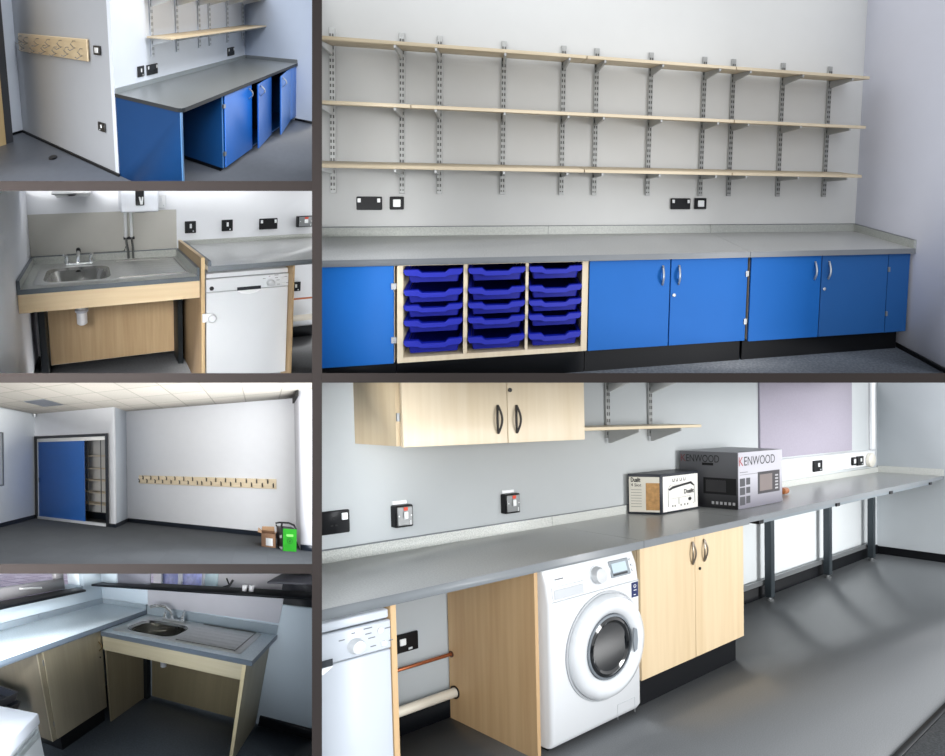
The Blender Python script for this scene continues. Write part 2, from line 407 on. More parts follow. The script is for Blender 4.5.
g = G(R); g.box(2.61,XE,yf-.022,yf-.004,.062,.85,.003); g.build('filler_strip',mat('blue_laminate_far','#3a70bd',.4),t)

# ============================================================ ROOM E: long blue run under three rows of shelves
R = 'E'; X1 = 4.258; FZ = .085
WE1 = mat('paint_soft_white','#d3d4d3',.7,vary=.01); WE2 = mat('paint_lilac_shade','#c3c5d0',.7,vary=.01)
g = G(R); g.box(-.6,X1,0,.06,-.05,3.2); struct(g,'wall_back',WE1)
g = G(R); g.box(X1,X1+.06,-1.9,.06,-.05,3.3); struct(g,'wall_right',WE2)
g = G(R); g.box(-.6,X1+.06,-1.9,.06,-.05,FZ); struct(g,'floor',fleck('vinyl_blue_grey','#4f5660','#6a717b',60,.45,.75))
g = G(R); g.box(X1-.014,X1-.001,-1.9,-.5,FZ,.118); struct(g,'baseboard_right',SKIRT)

SHE = wood('shelf_pale','#d3c5ac','#b9a98d','x',.5); SHU = mat('shelf_under','#a89e90',.6)
gE = 'slotted uprights of the three-row shelving'
xs = (.442,.843,1.07,1.473,1.87,2.1,2.492,2.9,3.129,3.54,3.947)
ordn = ('first','second','third','fourth','fifth','sixth','seventh','eighth','ninth','tenth','eleventh')
first = None
for i,x in enumerate(xs):
    lab = ordn[i]+' slotted upright from the left carrying the three long shelves'
    if first is None: first = upright(R,x,1.2,2.312,(2.189,1.792,1.394),.3,lab,gE,.034,bh=.2)
    else: dup(first,R,(x-xs[0],0,0),lab)
gS = 'boards of the three long shelf rows'
for row,z,cuts in (('top',2.19,(-.1,1.98,3.02,4.095)),('middle',1.793,(-.1,.93,3.02,4.085)),('bottom',1.395,(-.1,1.98,3.02,4.075))):
    for k in range(3):
        g = G(R); tl = 0
        a0,a1 = cuts[k]+.003,cuts[k+1]-.003
        g.hexa([(a0,-.275,z),(a1,-.275,z),(a1,-.02,z-tl),(a0,-.02,z-tl),(a0,-.275,z+.0235),(a1,-.275,z+.0235),(a1,-.02,z+.0235-tl),(a0,-.02,z+.0235-tl)],.0015)
        o = g.build('shelf_board',SHE,None,((cuts[k]+cuts[k+1])/2,-.15,z))
        tag(o,('left','middle','right')[k]+' pale wooden board of the '+row+' shelf row above the blue cupboards','shelf',gS)
wall_plate(R,'wall_socket','black double socket below the shelves over the blue tray unit','y',0,.574,.724,1.083,1.176,'double')
wall_plate(R,'wall_switch','black plate with white insert over the tray unit, right of the double socket','y',0,.769,.854,1.086,1.177,'insert')
wall_plate(R,'wall_socket','black double socket below the shelves over the blue double doors','y',0,2.673,2.827,1.091,1.179,'double')
wall_plate(R,'wall_switch','black plate with white insert over the blue doors, right of the double socket','y',0,2.859,2.954,1.092,1.182,'insert')

TOPE = fleck('laminate_grey','#a3a5a6','#b2b4b4',120,.3); EDGEE = mat('edging_mid','#777b7f',.4); UPE = fleck('laminate_pale','#a6a9a5','#b3b6b1',120,.45)
for x0,x1,ux0,lab in ((-.4,2.991,1.784,'long grey worktop left of the joint above the trays and blue doors'),(2.994,X1-.003,None,'short grey worktop right of the joint, in the room corner')):
    t = thing(R,'worktop',lab,'worktop',((x0+x1)/2,-.3,.86),'grey worktops on the blue run')
    g = G(R); g.box(x0,x1,-.62,-.003,.862,.9); g.build('slab',TOPE,t)
    g = G(R); g.box(x0,x1,-.624,-.6205,.861,.8995); g.build('edging',EDGEE,t)
    if ux0:
        for a,b in ((x0,ux0-.001),(ux0+.001,x1)):
            g = G(R); g.box(a,b,-.02,-.003,.9,.962); u = g.build('upstand',UPE,t)
            g = G(R); g.box(a,b,-.021,-.003,.9622,.9655); g.build('upstand_edge',EDGEE,u)
    else:
        g = G(R); g.box(x0,x1,-.02,-.003,.9,.962); u = g.build('upstand',UPE,t)
        g = G(R); g.box(x0,x1,-.021,-.003,.9622,.9655); g.build('upstand_edge',EDGEE,u)
        g = G(R); g.box(X1-.022,X1-.003,-.624,-.021,.9,.962); u = g.build('upstand',UPE,t)
        g = G(R); g.box(X1-.023,X1-.003,-.624,-.0215,.9622,.9655); g.build('upstand_edge',EDGEE,u)
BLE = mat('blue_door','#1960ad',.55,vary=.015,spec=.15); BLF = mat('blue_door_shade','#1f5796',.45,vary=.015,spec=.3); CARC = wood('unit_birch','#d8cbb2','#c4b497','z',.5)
gC = 'blue cupboards of the long run'
yd = -.602
# cut-off blue panel at the very left
t = thing(R,'base_cabinet','blue cupboard with one closed door left of the tray unit','cabinet',(.4,-.3,.2),gC)
g = G(R); g.box(-.4,.889,-.58,-.03,.259,.858); g.build('carcass',CARC,t)
g = G(R); g.box(-.4,.887,yd,-.582,.262,.856,.002); g.build('door',BLE,t)
g = G(R); g.box(-.4,.889,-.53,-.51,FZ+.001,.2585); g.build('plinth',SKIRT,t)
for z in (.39,.715):
    g = G(R); g.box(.877,.903,yd-.008,yd-.0005,z,z+.036); g.build('hinge',GREYMETAL,t)
# tray unit
t = thing(R,'tray_unit','open birch tray unit with three columns for blue trays','cabinet',(1.33,-.3,.2))
g = G(R); xa,xb = .893,1.956
g.box(xa+.012,xb,-.03,-.012,.262,.858); g.build('back_panel',DARK,t)
for a,b in ((xa+.012,.936),(1.9205,xb)):
    g = G(R); g.box(a,b,-.6,-.032,.262,.858); g.build('side_panel',CARC,t)
g = G(R); g.box(.9365,1.92,-.6,-.032,.262,.294); g.build('bottom_panel',CARC,t)
g = G(R); g.box(.9365,1.92,-.6,-.032,.852,.859); g.build('top_panel',CARC,t)
for a,b in ((1.25,1.271),(1.592,1.608)):
    g = G(R); g.box(a,b,-.6,-.032,.2945,.8515); g.build('divider',CARC,t)
g = G(R); g.box(xa,xb,-.53,-.51,FZ+.001,.2585); g.build('plinth',SKIRT,t)
TRAY = mat('tray_blue','#0c1688',.5,vary=.03,spec=.25); TRAYD = mat('tray_blue_lip','#0b1b9c',.5,spec=.25)
def tray(xc,w,z,h,lab,group):
    x0 = xc-w/2; x1 = xc+w/2
    t = thing(R,'storage_tray',lab,'tray',(xc,-.35,z),group)
    zt = z+h; bw = w*.085
    # open box body with sloping walls
    g = G(R)
    o0 = rrect(x0+bw,x1-bw,-.585,-.1,.012,3); o1 = rrect(x0+bw*.7,x1-bw*.7,-.592,-.09,.012,3); i1 = rrect(x0+bw*.7+.006,x1-bw*.7-.006,-.586,-.096,.012,3); i0 = rrect(x0+bw+.006,x1-bw-.006,-.579,-.106,.012,3)
    g.loft([ring3(i0,z+.006),ring3(o0,z)][::-1],False,False)
    g.loft([ring3(o0,z),ring3(o1,zt-h*.42),ring3(i1,zt-h*.42),ring3(i0,z+.006)],True,True); g.build('body',TRAY,t)
    # front lip with the dipped hand grip
    n0,n1 = x0+w*.30,x1-w*.30; dip = h*.26
    pr = [(x0,zt),(n0-w*.06,zt),(n0,zt-dip),(n1,zt-dip),(n1+w*.06,zt),(x1,zt),(x1,zt-h*.22),(x1-.012,zt-h*.36),(x1-bw*.5,zt-h*.42),(n1+w*.06,zt-h*.42),(n1,zt-h*.58),(n0,zt-h*.58),(n0-w*.06,zt-h*.42),(x0+bw*.5,zt-h*.42),(x0+.012,zt-h*.36),(x0,zt-h*.22)]
    g = G(R); g.prism(pr,-.618,-.594,'y',.002); g.build('lip',TRAYD,t)
    for a,b in ((x0+.001,x0+.016),(x1-.016,x1-.001)):
        g = G(R); g.box(a,b,-.593,-.1,zt-.03,zt-.004); g.build('runner_rim',TRAYD,t)
    return t
rows = ((.746,.086,'top'),(.624,.086,'second'),(.535,.082,'third'),(.44,.085,'fourth'),(.312,.091,'bottom'))
for ci,(xc,w,cl) in enumerate(((1.093,.306,'left'),(1.432,.314,'middle'),(1.764,.306,'right'))):
    for z,h,rl in rows:
        tray(xc,w,z,h,rl+' blue plastic tray in the '+cl+' column of the birch tray unit','blue trays in the tray unit')
def blue_unit(x0,x1,xm,lab,last=False):
    t = thing(R,'base_cabinet',lab,'cabinet',((x0+x1)/2,-.3,.2),gC)
    g = G(R); g.box(x0,x1,-.58,-.012,.259,.858); g.build('carcass',CARC,t)
    zb = .26 if not last else .252
    for k,(a,b) in enumerate(((x0+.003,xm-.003),(xm+.003,(x1-.003) if not last else 4.054))):
        m = BLE if (not last or k == 0) else BLF
        g = G(R); g.box(a,b,yd,-.582,zb,.855,.002); d = g.build('door',m,t)
        bow_handle(R,d,xm+(-.05 if k == 0 else .055),.682,.813,yd,ALU,.03,.0075)
        if k == 1:
            q = G(R); q.lathe([(.012,0),(.012,-.006),(.004,-.008)],(xm+.027,yd,.61),'y',10); q.build('lock',CHROME,d)
    g = G(R); g.box(x0,x1 if not last else 4.225,-.53,-.51,FZ+.001,.2585); g.build('plinth',SKIRT,t)
    for z in (.38,.72):
        g = G(R); g.box(x1-.016,x1+.004,yd-.004,yd+.018,z,z+.04) if not last else g.box(4.056,4.072,yd-.003,yd+.018,z,z+.035); g.build('hinge',GREYMETAL,t)
    if last:
        g = G(R); g.box(4.06,4.236,yd+.004,-.582,.25,.858); g.build('filler_panel',BLF,t)
    return t
blue_unit(1.96,2.994,2.47,'blue double-door cupboard right of the tray unit, left of the worktop joint')
blue_unit(3.012,4.236,3.531,'blue double-door cupboard in the right corner with dark filler panel',True)

# ============================================================ ROOM F: laundry counter
R = 'F'; X1 = 5.922
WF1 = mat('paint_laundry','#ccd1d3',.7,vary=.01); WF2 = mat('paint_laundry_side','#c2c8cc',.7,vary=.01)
g = G(R); g.box(-.5,X1,0,.06,-.08,2.2); struct(g,'wall_back',WF1)
g = G(R); g.box(X1,X1+.06,-1.2,.06,-.05,2.2); struct(g,'wall_right',WF2)
g = G(R); g.box(-.6,X1+.06,-1.648,.06,-.06,0); struct(g,'floor',fleck('vinyl_speckled','#74777a','#808386',190,.3,.66))
g = G(R); g.prism([(.2,-1.67),(X1,-1.60),(X1,-1.57),(.2,-1.64)],.0,.006,'z'); struct(g,'trim_1',mat('threshold_strip','#2c2e31',.4))
g = G(R); g.prism([(.2,-2.4),(X1,-2.4),(X1,-1.603),(.2,-1.673)],-.06,.004,'z'); struct(g,'floor',fleck('carpet_charcoal','#4b4e52','#63676b',140,.95,.7,.4))
g = G(R); g.box(-.5,X1-.02,-.014,-.001,0,.1); struct(g,'baseboard_back',SKIRT)
g = G(R); g.box(X1-.014,X1-.001,-1.2,-.001,0,.085); struct(g,'baseboard_right',SKIRT)

TOPF = fleck('laminate_laundry','#999b9b','#a3a5a5',150,.28); EDGEF = mat('edging_laundry','#777c80',.35); UPF = fleck('laminate_fleck','#b9bcb8','#d0d2cd',160,.45)
gW = 'grey worktops of the laundry counter'
for x0,x1,lab in ((-.4,1.5385,'left grey worktop over the washing machine, before the joint'),(1.5415,2.475,'middle grey worktop carrying the two boxes above the wooden cupboard')):
    t = thing(R,'worktop',lab,'worktop',((x0+x1)/2,-.3,.86),gW)
    g = G(R); g.box(x0,x1,-.62,-.003,.863,.9); g.build('slab',TOPF,t)
    g = G(R); g.box(x0,x1,-.623,-.6205,.861,.8995); g.build('edging',EDGEF,t)
    g = G(R); g.box(x0,x1,-.018,-.003,.9,.955); u = g.build('upstand',UPF,t)
    g = G(R); g.box(x0,x1,-.019,-.003,.9552,.9585); g.build('upstand_edge',EDGEF,u)
t = thing(R,'worktop','far grey worktop on dark metal legs running to the right wall','worktop',(4.2,-.3,.86),gW)
g = G(R); g.box(2.478,X1-.003,-.605,-.003,.868,.9); g.build('slab',TOPF,t)
g = G(R); g.box(2.478,X1-.003,-.608,-.6055,.866,.8995); g.build('edging',EDGEF,t)
g = G(R); g.box(2.478,X1-.003,-.018,-.003,.9,.955); g.build('upstand',UPF,t)
g = G(R); g.box(X1-.021,X1-.003,-.608,-.018,.9,.97); g.build('upstand',UPF,t)
t = thing(R,'support_frame','dark grey steel frame of three legs carrying the far worktop','frame',(4.6,-.1,0))
FRM = mat('steel_charcoal','#3c4449',.35,.4)
for x in (3.655,4.625,5.55):
    g = G(R); g.box(x-.028,x+.028,-.12,-.065,.031,.84,.004); l = g.build('leg',FRM,t)
    g = G(R); g.lathe([(.028,0),(.03,.012),(.014,.016),(.014,.03)],(x,-.092,.001),'z',12); g.build('foot',GREYMETAL,l)
    g = G(R); g.box(x-.025,x+.025,-.569,-.065,.841,.8655,.003); a = g.build('arm',FRM,t)
    g = G(R); g.box(x-.02,x+.035,-.61,-.6005,.84,.8655); g.build('end_cap',BLACKP,a)
g = G(R); g.box(2.6,2.655,-.5,-.065,.841,.8655); a = g.build('arm',FRM,t)
g = G(R); g.box(2.6,2.655,-.61,-.501,.842,.8655); g.build('end_cap',BLACKP,a)
g = G(R); g.box(2.66,5.62,-.6,-.57,.842,.8655); g.build('front_rail',mat('rail_blue_grey','#7c858b',.4,.2),t)
g = G(R); g.box(2.5,5.72,-.05,-.03,.125,.165); g.build('back_rail',GREYMETAL,t)

# pinboard, trunking and sockets by the window end
t = thing(R,'pinboard','large lilac-grey pinboard on the wall above the far worktop','pinboard',(4.4,0,1.2))
g = G(R); g.box(3.665,5.29,-.02,-.002,1.167,2.1); g.build('felt',mat('felt_lilac','#a09ba8',.9,vary=.03,scale=60),t)
t = thing(R,'cable_trunking','white cable trunking along the wall under the pinboard','trunking',(4.6,0,1.1))
TRK = mat('trunking_white','#eceef0',.35)
g = G(R); g.box(3.3,5.80,-.03,-.002,.985,1.15,.004); g.build('channel',TRK,t)
g = G(R); g.box(3.3,5.80,-.033,-.0302,1.137,1.146); g.build('lid_edge',mat('trunking_line','#c9cccf',.4),t)
g = G(R); g.box(5.725,5.80,-.034,-.002,1.152,2.1,.004); g.build('riser',TRK,t)
wall_plate(R,'wall_socket','black socket on the white trunking below the pinboard','y',-.033,4.475,4.632,1.004,1.108,'single')
wall_plate(R,'wall_socket','black socket at the right end of the trunking, by the round thermostat','y',-.033,5.345,5.485,1.006,1.102,'single')
wall_plate(R,'wall_switch','thin white and black switch left of the right trunking socket','y',-.033,5.24,5.318,1.015,1.097,'insert')
g = G(R); g.lathe([(.075,0),(.075,-.03),(.06,-.042),(.001,-.044)],(5.64,-.035,1.05),'y',18)
tag(g.build('thermostat',mat('warm_white_plastic','#e2dfd4',.4),None,(5.64,-.035,1.05)),'round white thermostat at the end of the trunking near the corner','thermostat')

# wall cupboard and shelf
MAPLE = wood('maple','#e3d5bd','#d6c5a8','z',.4); MAPLED = wood('maple_shade','#d2c1a3','#c0aa88','z',.45); MAPLEG = wood('maple_gable','#c9ab82','#b3926a','z',.45)
t = thing(R,'wall_cupboard','pale wooden double-door wall cupboard with black bow handles','cupboard',(.97,-.16,1.42))
g = G(R); g.box(.462,1.465,-.308,-.002,1.424,2.15); g.build('carcass',MAPLED,t)
for k,(a,b) in enumerate(((.477,.987),(.991,1.467))):
    g = G(R); g.box(a,b,-.332,-.312,1.419,2.15,.002); d = g.build('door',MAPLE,t)
    bow_handle(R,d,.932 if k == 0 else 1.036,1.466,1.602,-.333,mat('handle_bronze','#3d3a38',.35,.6),.012,lens=True)
    if k == 1:
        q = G(R); q.lathe([(.01,0),(.01,-.006),(.003,-.008)],(1.003,-.332,1.675),'y',10); q.build('lock',BLACKP,d)
g = G(R); g.box(.463,.474,-.318,-.309,1.53,1.565); g.build('hinge',GREYMETAL,t)
g = G(R); g.box(1.466,1.473,-.32,-.31,1.53,1.56); g.build('hinge',BLACKP,t)
g = G(R); g.box(1.5,2.53,-.275,-.004,1.463,1.482,.002); tag(g.build('wall_shelf',wood('shelf_maple','#dccdb2','#c8b797','x'),None,(2,-.14,1.463)),'lower pale shelf right of the wooden wall cupboard','shelf','shelves beside the wall cupboard')
g = G(R); g.box(1.5,2.53,-.275,-.004,1.79,1.809,.002); tag(g.build('wall_shelf',MATS['shelf_maple'],None,(2,-.14,1.79)),'upper pale shelf at the frame top right of the wall cupboard','shelf','shelves beside the wall cupboard')
upright(R,1.992,1.40,2.1,(1.462,1.788),.26,'slotted upright nearer the wall cupboard, holding the pale shelf','uprights beside the wall cupboard',.035)
upright(R,2.375,1.40,2.1,(1.462,1.788),.26,'slotted upright farther from the wall cupboard, holding the pale shelf','uprights beside the wall cupboard',.035)
wall_plate(R,'wall_socket','black double socket at the left edge above the laundry worktop','y',0,.22,.422,1.024,1.128,'double')
p = wall_plate(R,'isolator_switch','grey metal isolator with white tag on the laundry wall, left one','y',0,.613,.7,1.017,1.122,'surface','isolators on the laundry wall')
tag_strip(R,'y',0,.622,.69,1.124,1.141,p,WHITEP)
p = wall_plate(R,'isolator_switch','grey metal isolator with white tag on the laundry wall, right one','y',0,1.212,1.306,1.011,1.118,'surface','isolators on the laundry wall')
tag_strip(R,'y',0,1.222,1.295,1.12,1.136,p,WHITEP)

# gables, pipes
for x0,x1,zb,lab in ((.241,.261,.001,'wooden gable panel right of the dishwasher'),(.877,.895,.001,'wooden gable panel left of the washing machine, with two pipes through it')):
    g = G(R); g.box(x0,x1,-.6,-.02,zb,.859); tag(g.build('gable_panel',MAPLEG,None,(x0,-.3,0)),lab,'panel','gable panels under the laundry counter')
wall_plate(R,'wall_socket','black socket under the laundry counter above the copper pipe','y',0,.56,.724,.402,.492,'single')
g = G(R); g.tube([(.263,-.04,.337),(.876,-.04,.337)],.009,8); tag(g.build('copper_pipe',COPPER,None,(.57,-.04,.337)),'thin copper pipe along the wall under the laundry counter','pipe')
g = G(R); g.tube([(.263,-.06,.146),(.876,-.06,.146)],.024,14); tag(g.build('waste_pipe',mat('pipe_cream','#d6cfc0',.45),None,(.57,-.06,.146)),'thick cream waste pipe along the wall under the laundry counter','pipe')
for zc,r in ((.337,.0165),(.146,.033)):
    g = G(R); g.lathe([(r,0),(r,-.004),(r-.0055,-.004),(r-.0055,0)],(.8765,-.04 if r<.02 else -.06,zc),'x',14,closed=True)
    tag(g.build('pipe_collar',BLACKP if r>.02 else mat('collar_brown','#5a3a2a',.5),None,(.876,-.04,zc)),('dark collar where the copper pipe meets the gable' if r<.02 else 'dark collar where the cream waste pipe meets the gable'),'collar')

# dishwasher, washing machine
WHITE = mat('appliance_white','#dcdfe2',.25,vary=.006,coat=.3)
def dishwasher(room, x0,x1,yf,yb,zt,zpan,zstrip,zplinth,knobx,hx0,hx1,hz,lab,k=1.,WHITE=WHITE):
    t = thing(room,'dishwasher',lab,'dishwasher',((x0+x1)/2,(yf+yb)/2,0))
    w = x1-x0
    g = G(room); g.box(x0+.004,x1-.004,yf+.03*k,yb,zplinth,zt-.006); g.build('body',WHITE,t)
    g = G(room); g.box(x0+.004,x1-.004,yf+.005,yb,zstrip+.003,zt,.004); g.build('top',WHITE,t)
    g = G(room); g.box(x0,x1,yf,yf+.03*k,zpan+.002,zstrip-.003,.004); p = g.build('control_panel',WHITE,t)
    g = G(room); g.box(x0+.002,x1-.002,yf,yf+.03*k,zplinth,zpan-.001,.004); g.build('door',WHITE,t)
    g = G(room); g.box(x0+.02,x1-.02,yf+.05*k,yf+.06*k,.001,zplinth-.001); g.build('plinth',mat('appliance_plinth','#b9bcbf',.4),t)
    zc = (zpan+zstrip)/2-.012*k
    g = G(room); r = .028*k; g.lathe([(r,0),(r*.95,-.012*k),(r*.8,-.028*k),(r*.5,-.03*k)],(knobx,yf,zc),'y',18); kn = g.build('knob',mat('knob_silver','#c9ccce',.3,.2),p)
    q = G(room); q.box(knobx-.002*k,knobx+.002*k,yf-.032*k,yf-.0301*k,zc,zc+r*.8); q.build('pointer',mat('print_grey','#6c6f73',.5),kn)
    for dx,dz in ((.088,.033),(.1,-.018)):
        q = G(room); q.lathe([(.011*k,0),(.010*k,-.006*k),(.002*k,-.008*k)],(knobx+dx*k,yf,zc+dz*k),'y',12); q.build('button',mat('button_silver','#d3d6d8',.3),p)
    for dx,dz,ww in ((-.055,.03,.02),(-.012,.045,.012),(.03,.05,.03),(.035,.03,.022),(.045,.012,.025),(.052,-.02,.02),(.105,.034,.022),(.118,-.015,.016)):
        q = G(room); q.box(knobx+dx*k,knobx+(dx+ww)*k,yf-.0008,yf-.0002,zc+dz*k,zc+dz*k+.004*k); q.build('panel_print',MATS['print_grey'],p)
    g = G(room); g.box(hx0,hx1,yf-.003*k,yf-.0004,hz-.012*k,hz+.012*k,.001); g.build('handle_recess',mat('recess_grey','#33363a',.7,spec=.1),p)
    if hx0 > x0+.1:
        g = G(room); g.prism([(hx0,hz-.014*k),(hx1,hz-.014*k),(hx1-.03*k,hz-.034*k),((hx0+hx1)/2,hz-.044*k),(hx0+.03*k,hz-.034*k)],yf-.004*k,yf-.0005,'y'); g.build('handle_lip',mat('lip_white','#f0f2f4',.3),p)
    return t
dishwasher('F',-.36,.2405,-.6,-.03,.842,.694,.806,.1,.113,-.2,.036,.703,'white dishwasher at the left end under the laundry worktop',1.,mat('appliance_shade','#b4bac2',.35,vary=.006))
t = thing(R,'washing_machine','white front-loading washing machine with round glass door under the worktop','washing machine',(1.24,-.3,0))
xa,xb,yf = .972,1.54,-.632
wmf = lambda p: (p[0]-.044, p[1], p[2]+.014)
g = G(R,wmf)
prof = []
for z,dy in ((.02,.02),(.05,.0),(.69,.0),(.70,.004),(.775,.014),(.836,.038),(.846,.06)):
    prof.append((z,dy))
loops = []
for z,dy in prof:
    lp = rrect(xa,xb,yf+dy,-.04,.02,4); loops.append([(x,y,z) for x,y in lp])
g.loft(loops,True,True); g.build('body',WHITE,t)
g = G(R,wmf); g.box(xa+.03,xb-.03,yf+.06,-.08,-.012,.0195); g.build('foot_rail',BLACKP,t)
def panelf(p):   # the sloping control fascia
    z = p[2]; d = 0 if z < .7 else (.004+(z-.7)*.133 if z < .775 else .014+(z-.775)*.388)
    return (p[0]-.044, yf+d-p[1], z+.014)
g = G(R,panelf); g.box(xa+.012,xb-.012,.0002,.002,.6935,.697); g.build('panel_line',mat('seam_grey','#aeb2b6',.5),t)
g = G(R,panelf); g.box(.992,1.176,.0005,.006,.704,.762,.003); d = g.build('detergent_drawer',WHITE,t)
g = G(R,panelf); g.box(1.0,1.168,.0062,.0085,.708,.748,.001); g.build('drawer_recess',mat('recess_pale','#bfc3c7',.4),d)
g = G(R,panelf); g.lathe([(.04,.001),(.04,.012),(.034,.03),(.01,.032)],(1.268,0,.767),'y',22); k = g.build('knob',mat('knob_silver','#c9ccce',.3,.2),t)
g = G(R,panelf); g.lathe([(.046,.001),(.046,.004),(.041,.0045)],(1.268,0,.767),'y',22); g.build('knob_ring',CHROME,t)
g = G(R,panelf); g.box(1.352,1.482,.0005,.005,.735,.814,.003); d = g.build('display_bezel',mat('bezel_grey','#8f979d',.25),t)
g = G(R,panelf); g.box(1.364,1.46,.0052,.0062,.758,.802); g.build('screen',mat('screen_blue','#b9cbd6',.12,spec=.8),d)
g = G(R,panelf); g.box(1.364,1.46,.0052,.0062,.743,.753); g.build('key_strip',mat('key_dark','#30353a',.3),d)
for z in (.75,.775,.8):
    g = G(R,panelf); g.lathe([(.007,.0005),(.006,.004),(.001,.005)],(1.496,0,z),'y',10); g.build('button',CHROME,t)
g = G(R,panelf); g.box(1.02,1.07,.0003,.0008,.788,.793); g.build('panel_print',mat('print_grey','#6c6f73',.5),t)
g = G(R,wmf); g.box(1.478,1.524,yf-.0012,yf-.0004,.612,.688); s = g.build('energy_sticker',mat('sticker_navy','#1d2a5c',.4),t)
g = G(R,wmf); g.box(1.492,1.511,yf-.0018,yf-.0013,.645,.649); g.box(1.492,1.506,yf-.0018,yf-.0013,.622,.626); g.lathe([(.009,0),(.009,-.0004),(.006,-.0004),(.006,0)],(1.501,yf-.0013,.668),'y',16,closed=True); g.build('sticker_print',WHITEP,s)
cx,cz = 1.297,.418; ez = 1.10
g = G(R,wmf); g.lathe([(.243,-.001),(.243,-.006),(.236,-.008),(.236,-.001)],(cx,yf,cz),'y',48,1,ez,True); g.build('door_seam',mat('seam_grey','#aeb2b6',.5),t)
g = G(R,wmf); g.lathe([(.232,-.002),(.231,-.022),(.218,-.042),(.195,-.05),(.168,-.046),(.15,-.034),(.143,-.02),(.143,-.002)],(cx,yf,cz),'y',56,1,ez,True); dr = g.build('door_ring',mat('ring_white','#dfe3e7',.15,coat=.6),t)
g = G(R,wmf); g.lathe([(.1425,-.012),(.1425,-.032),(.133,-.034),(.133,-.012)],(cx,yf,cz),'y',40,1,ez,True); g.build('inner_ring',mat('ring_grey','#7d848b',.25,.3),dr)
g = G(R,wmf); g.lathe([(.1325,-.03),(.118,-.036),(.09,-.022),(.05,-.012),(.012,-.008)],(cx,yf,cz),'y',36,1,ez); g.build('glass_bowl',mat('door_glass','#0c0f13',.08,spec=.6,coat=.5),dr)
g = G(R,wmf); g.prism([(1.425,.36),(1.446,.372),(1.452,.42),(1.446,.474),(1.425,.486),(1.418,.42)],yf-.058,yf-.0505,'y',.002); g.build('handle',mat('handle_grey','#858c93',.3),dr)
g = G(R,wmf)
for q in ((1.37,1.49,.094,.0965),(1.37,1.372,.02,.094),(1.488,1.49,.02,.094)): g.box(q[0],q[1],yf-.001,yf-.0002,q[2],q[3])
g.build('filter_flap_line',MATS['seam_grey'],t)

# wooden base cupboard
t = thing(R,'base_cabinet','pale wooden double-door cupboard under the two boxes, on a black plinth','cabinet',(2,-.3,0))
g = G(R); g.box(1.536,2.446,-.578,-.02,.15,.858); g.build('carcass',MAPLED,t)
for k,(a,b) in enumerate(((1.538,1.977),(1.980,2.446))):
    g = G(R); g.box(a,b,-.6,-.58,.152,.857,.002); d = g.build('door',wood('maple_front','#dfcaa8','#d0b892','z',.4),t)
    bow_handle(R,d,1.952 if k == 0 else 2.056,.698,.828,-.601,mat('handle_nickel','#7b746b',.3,.7),.012,lens=True)
    if k == 1:
        q = G(R); q.lathe([(.009,0),(.009,-.005),(.003,-.007)],(2.018,-.6,.662),'y',10); q.build('lock',BLACKP,d)
g = G(R); g.box(1.538,2.41,-.567,-.05,.001,.149); g.build('plinth',SKIRT,t)
g = G(R); g.box(2.4465,2.45,-.585,-.578,.67,.7); g.build('hinge',BLACKP,t)

# the two appliance boxes
PRB = mat('print_black','#17181a',.5)
t = thing(R,'toaster_box','white and black toaster carton, the smaller of the two boxes on the worktop','box',(2.42,-.08,.901))
P0,P1,P2,P3 = (2.238,-.19),(2.61,-.19),(2.60,.0),(2.215,.0)
P2 = (2.6,-.03); P3 = (2.135,-.03)
def quad(a,b): return None
g = G(R); g.hexa([(P0[0],P0[1],.9015),(P1[0],P1[1],.9015),(P2[0],P2[1],.9015),(P3[0],P3[1],.9015),(P0[0],P0[1],1.162),(P1[0],P1[1],1.162),(P2[0],P2[1],1.162),(P3[0],P3[1],1.162)],.002); g.build('carton',mat('carton_navy','#1c212b',.45),t)
def face_map(a,b,z0,z1):
    """u,v in 0..1 over the upright face from a to b; out along its outer normal"""
    A = Vector((a[0],a[1],0)); B_ = Vector((b[0],b[1],0)); d = B_-A; n = Vector((d.y,-d.x,0)).normalized()
    return lambda p: tuple(A+d*p[0]+n*p[1]+Vector((0,0,z0+(z1-z0)*p[2])))
fr = face_map(P0,P1,.9015,1.162); sd = face_map(P3,P0,.9015,1.162)
def fbox(fm, items, name, m, par):
    g = G('F',fm)
    for u0,u1,v0,v1,o in items: g.box(u0,u1,o,o+.0006,v0,v1)
    return g.build(name,m,par)
CW = mat('carton_white','#eceae4',.5); CG = mat('carton_cream','#d9d5c8',.5)
fa = fbox(fr,[(.05,.985,.04,.93,.0003)],'front_print',CW,t); sa = fbox(sd,[(.04,.96,.05,.93,.0003)],'side_print',CG,t)
g = G('F',fr)   # toaster drawing
outl = [(.18,.16),(.18,.62),(.24,.7),(.78,.72),(.88,.62),(.9,.2),(.86,.16)]
g.tube([(u,.0022,v) for u,v in outl],.0016,5)
g.prism([(.19,.6),(.3,.665),(.55,.7),(.8,.74),(.9,.62),(.86,.62),(.78,.68),(.5,.64),(.3,.6),(.22,.56)],.001,.0018,'y')
g.tube([(.25,.0022,.35),(.8,.0022,.37)],.0014,5); g.tube([(.46,.0022,.35),(.46,.0022,.19)],.0016,5)
for u in (.3,.36,.52,.62,.7): g.box(u-.012,u+.012,.001,.0018,.14,.185)
g.lathe([(.045,.001),(.045,.0018)],(.76,0,.29),'y',14)
for u in (.33,.42,.52,.62): g.prism([(u-.035,.86),(u-.03,.78),(u+.02,.78),(u+.025,.86),(u+.012,.86),(u+.01,.8),(u-.022,.8),(u-.025,.86)],.001,.0018,'y')
g.build('toaster_drawing',PRB,fa)
fd = Vector((P1[0]-P0[0],P1[1]-P0[1],0)).normalized(); sdv = Vector((P0[0]-P3[0],P0[1]-P3[1],0)).normalized()
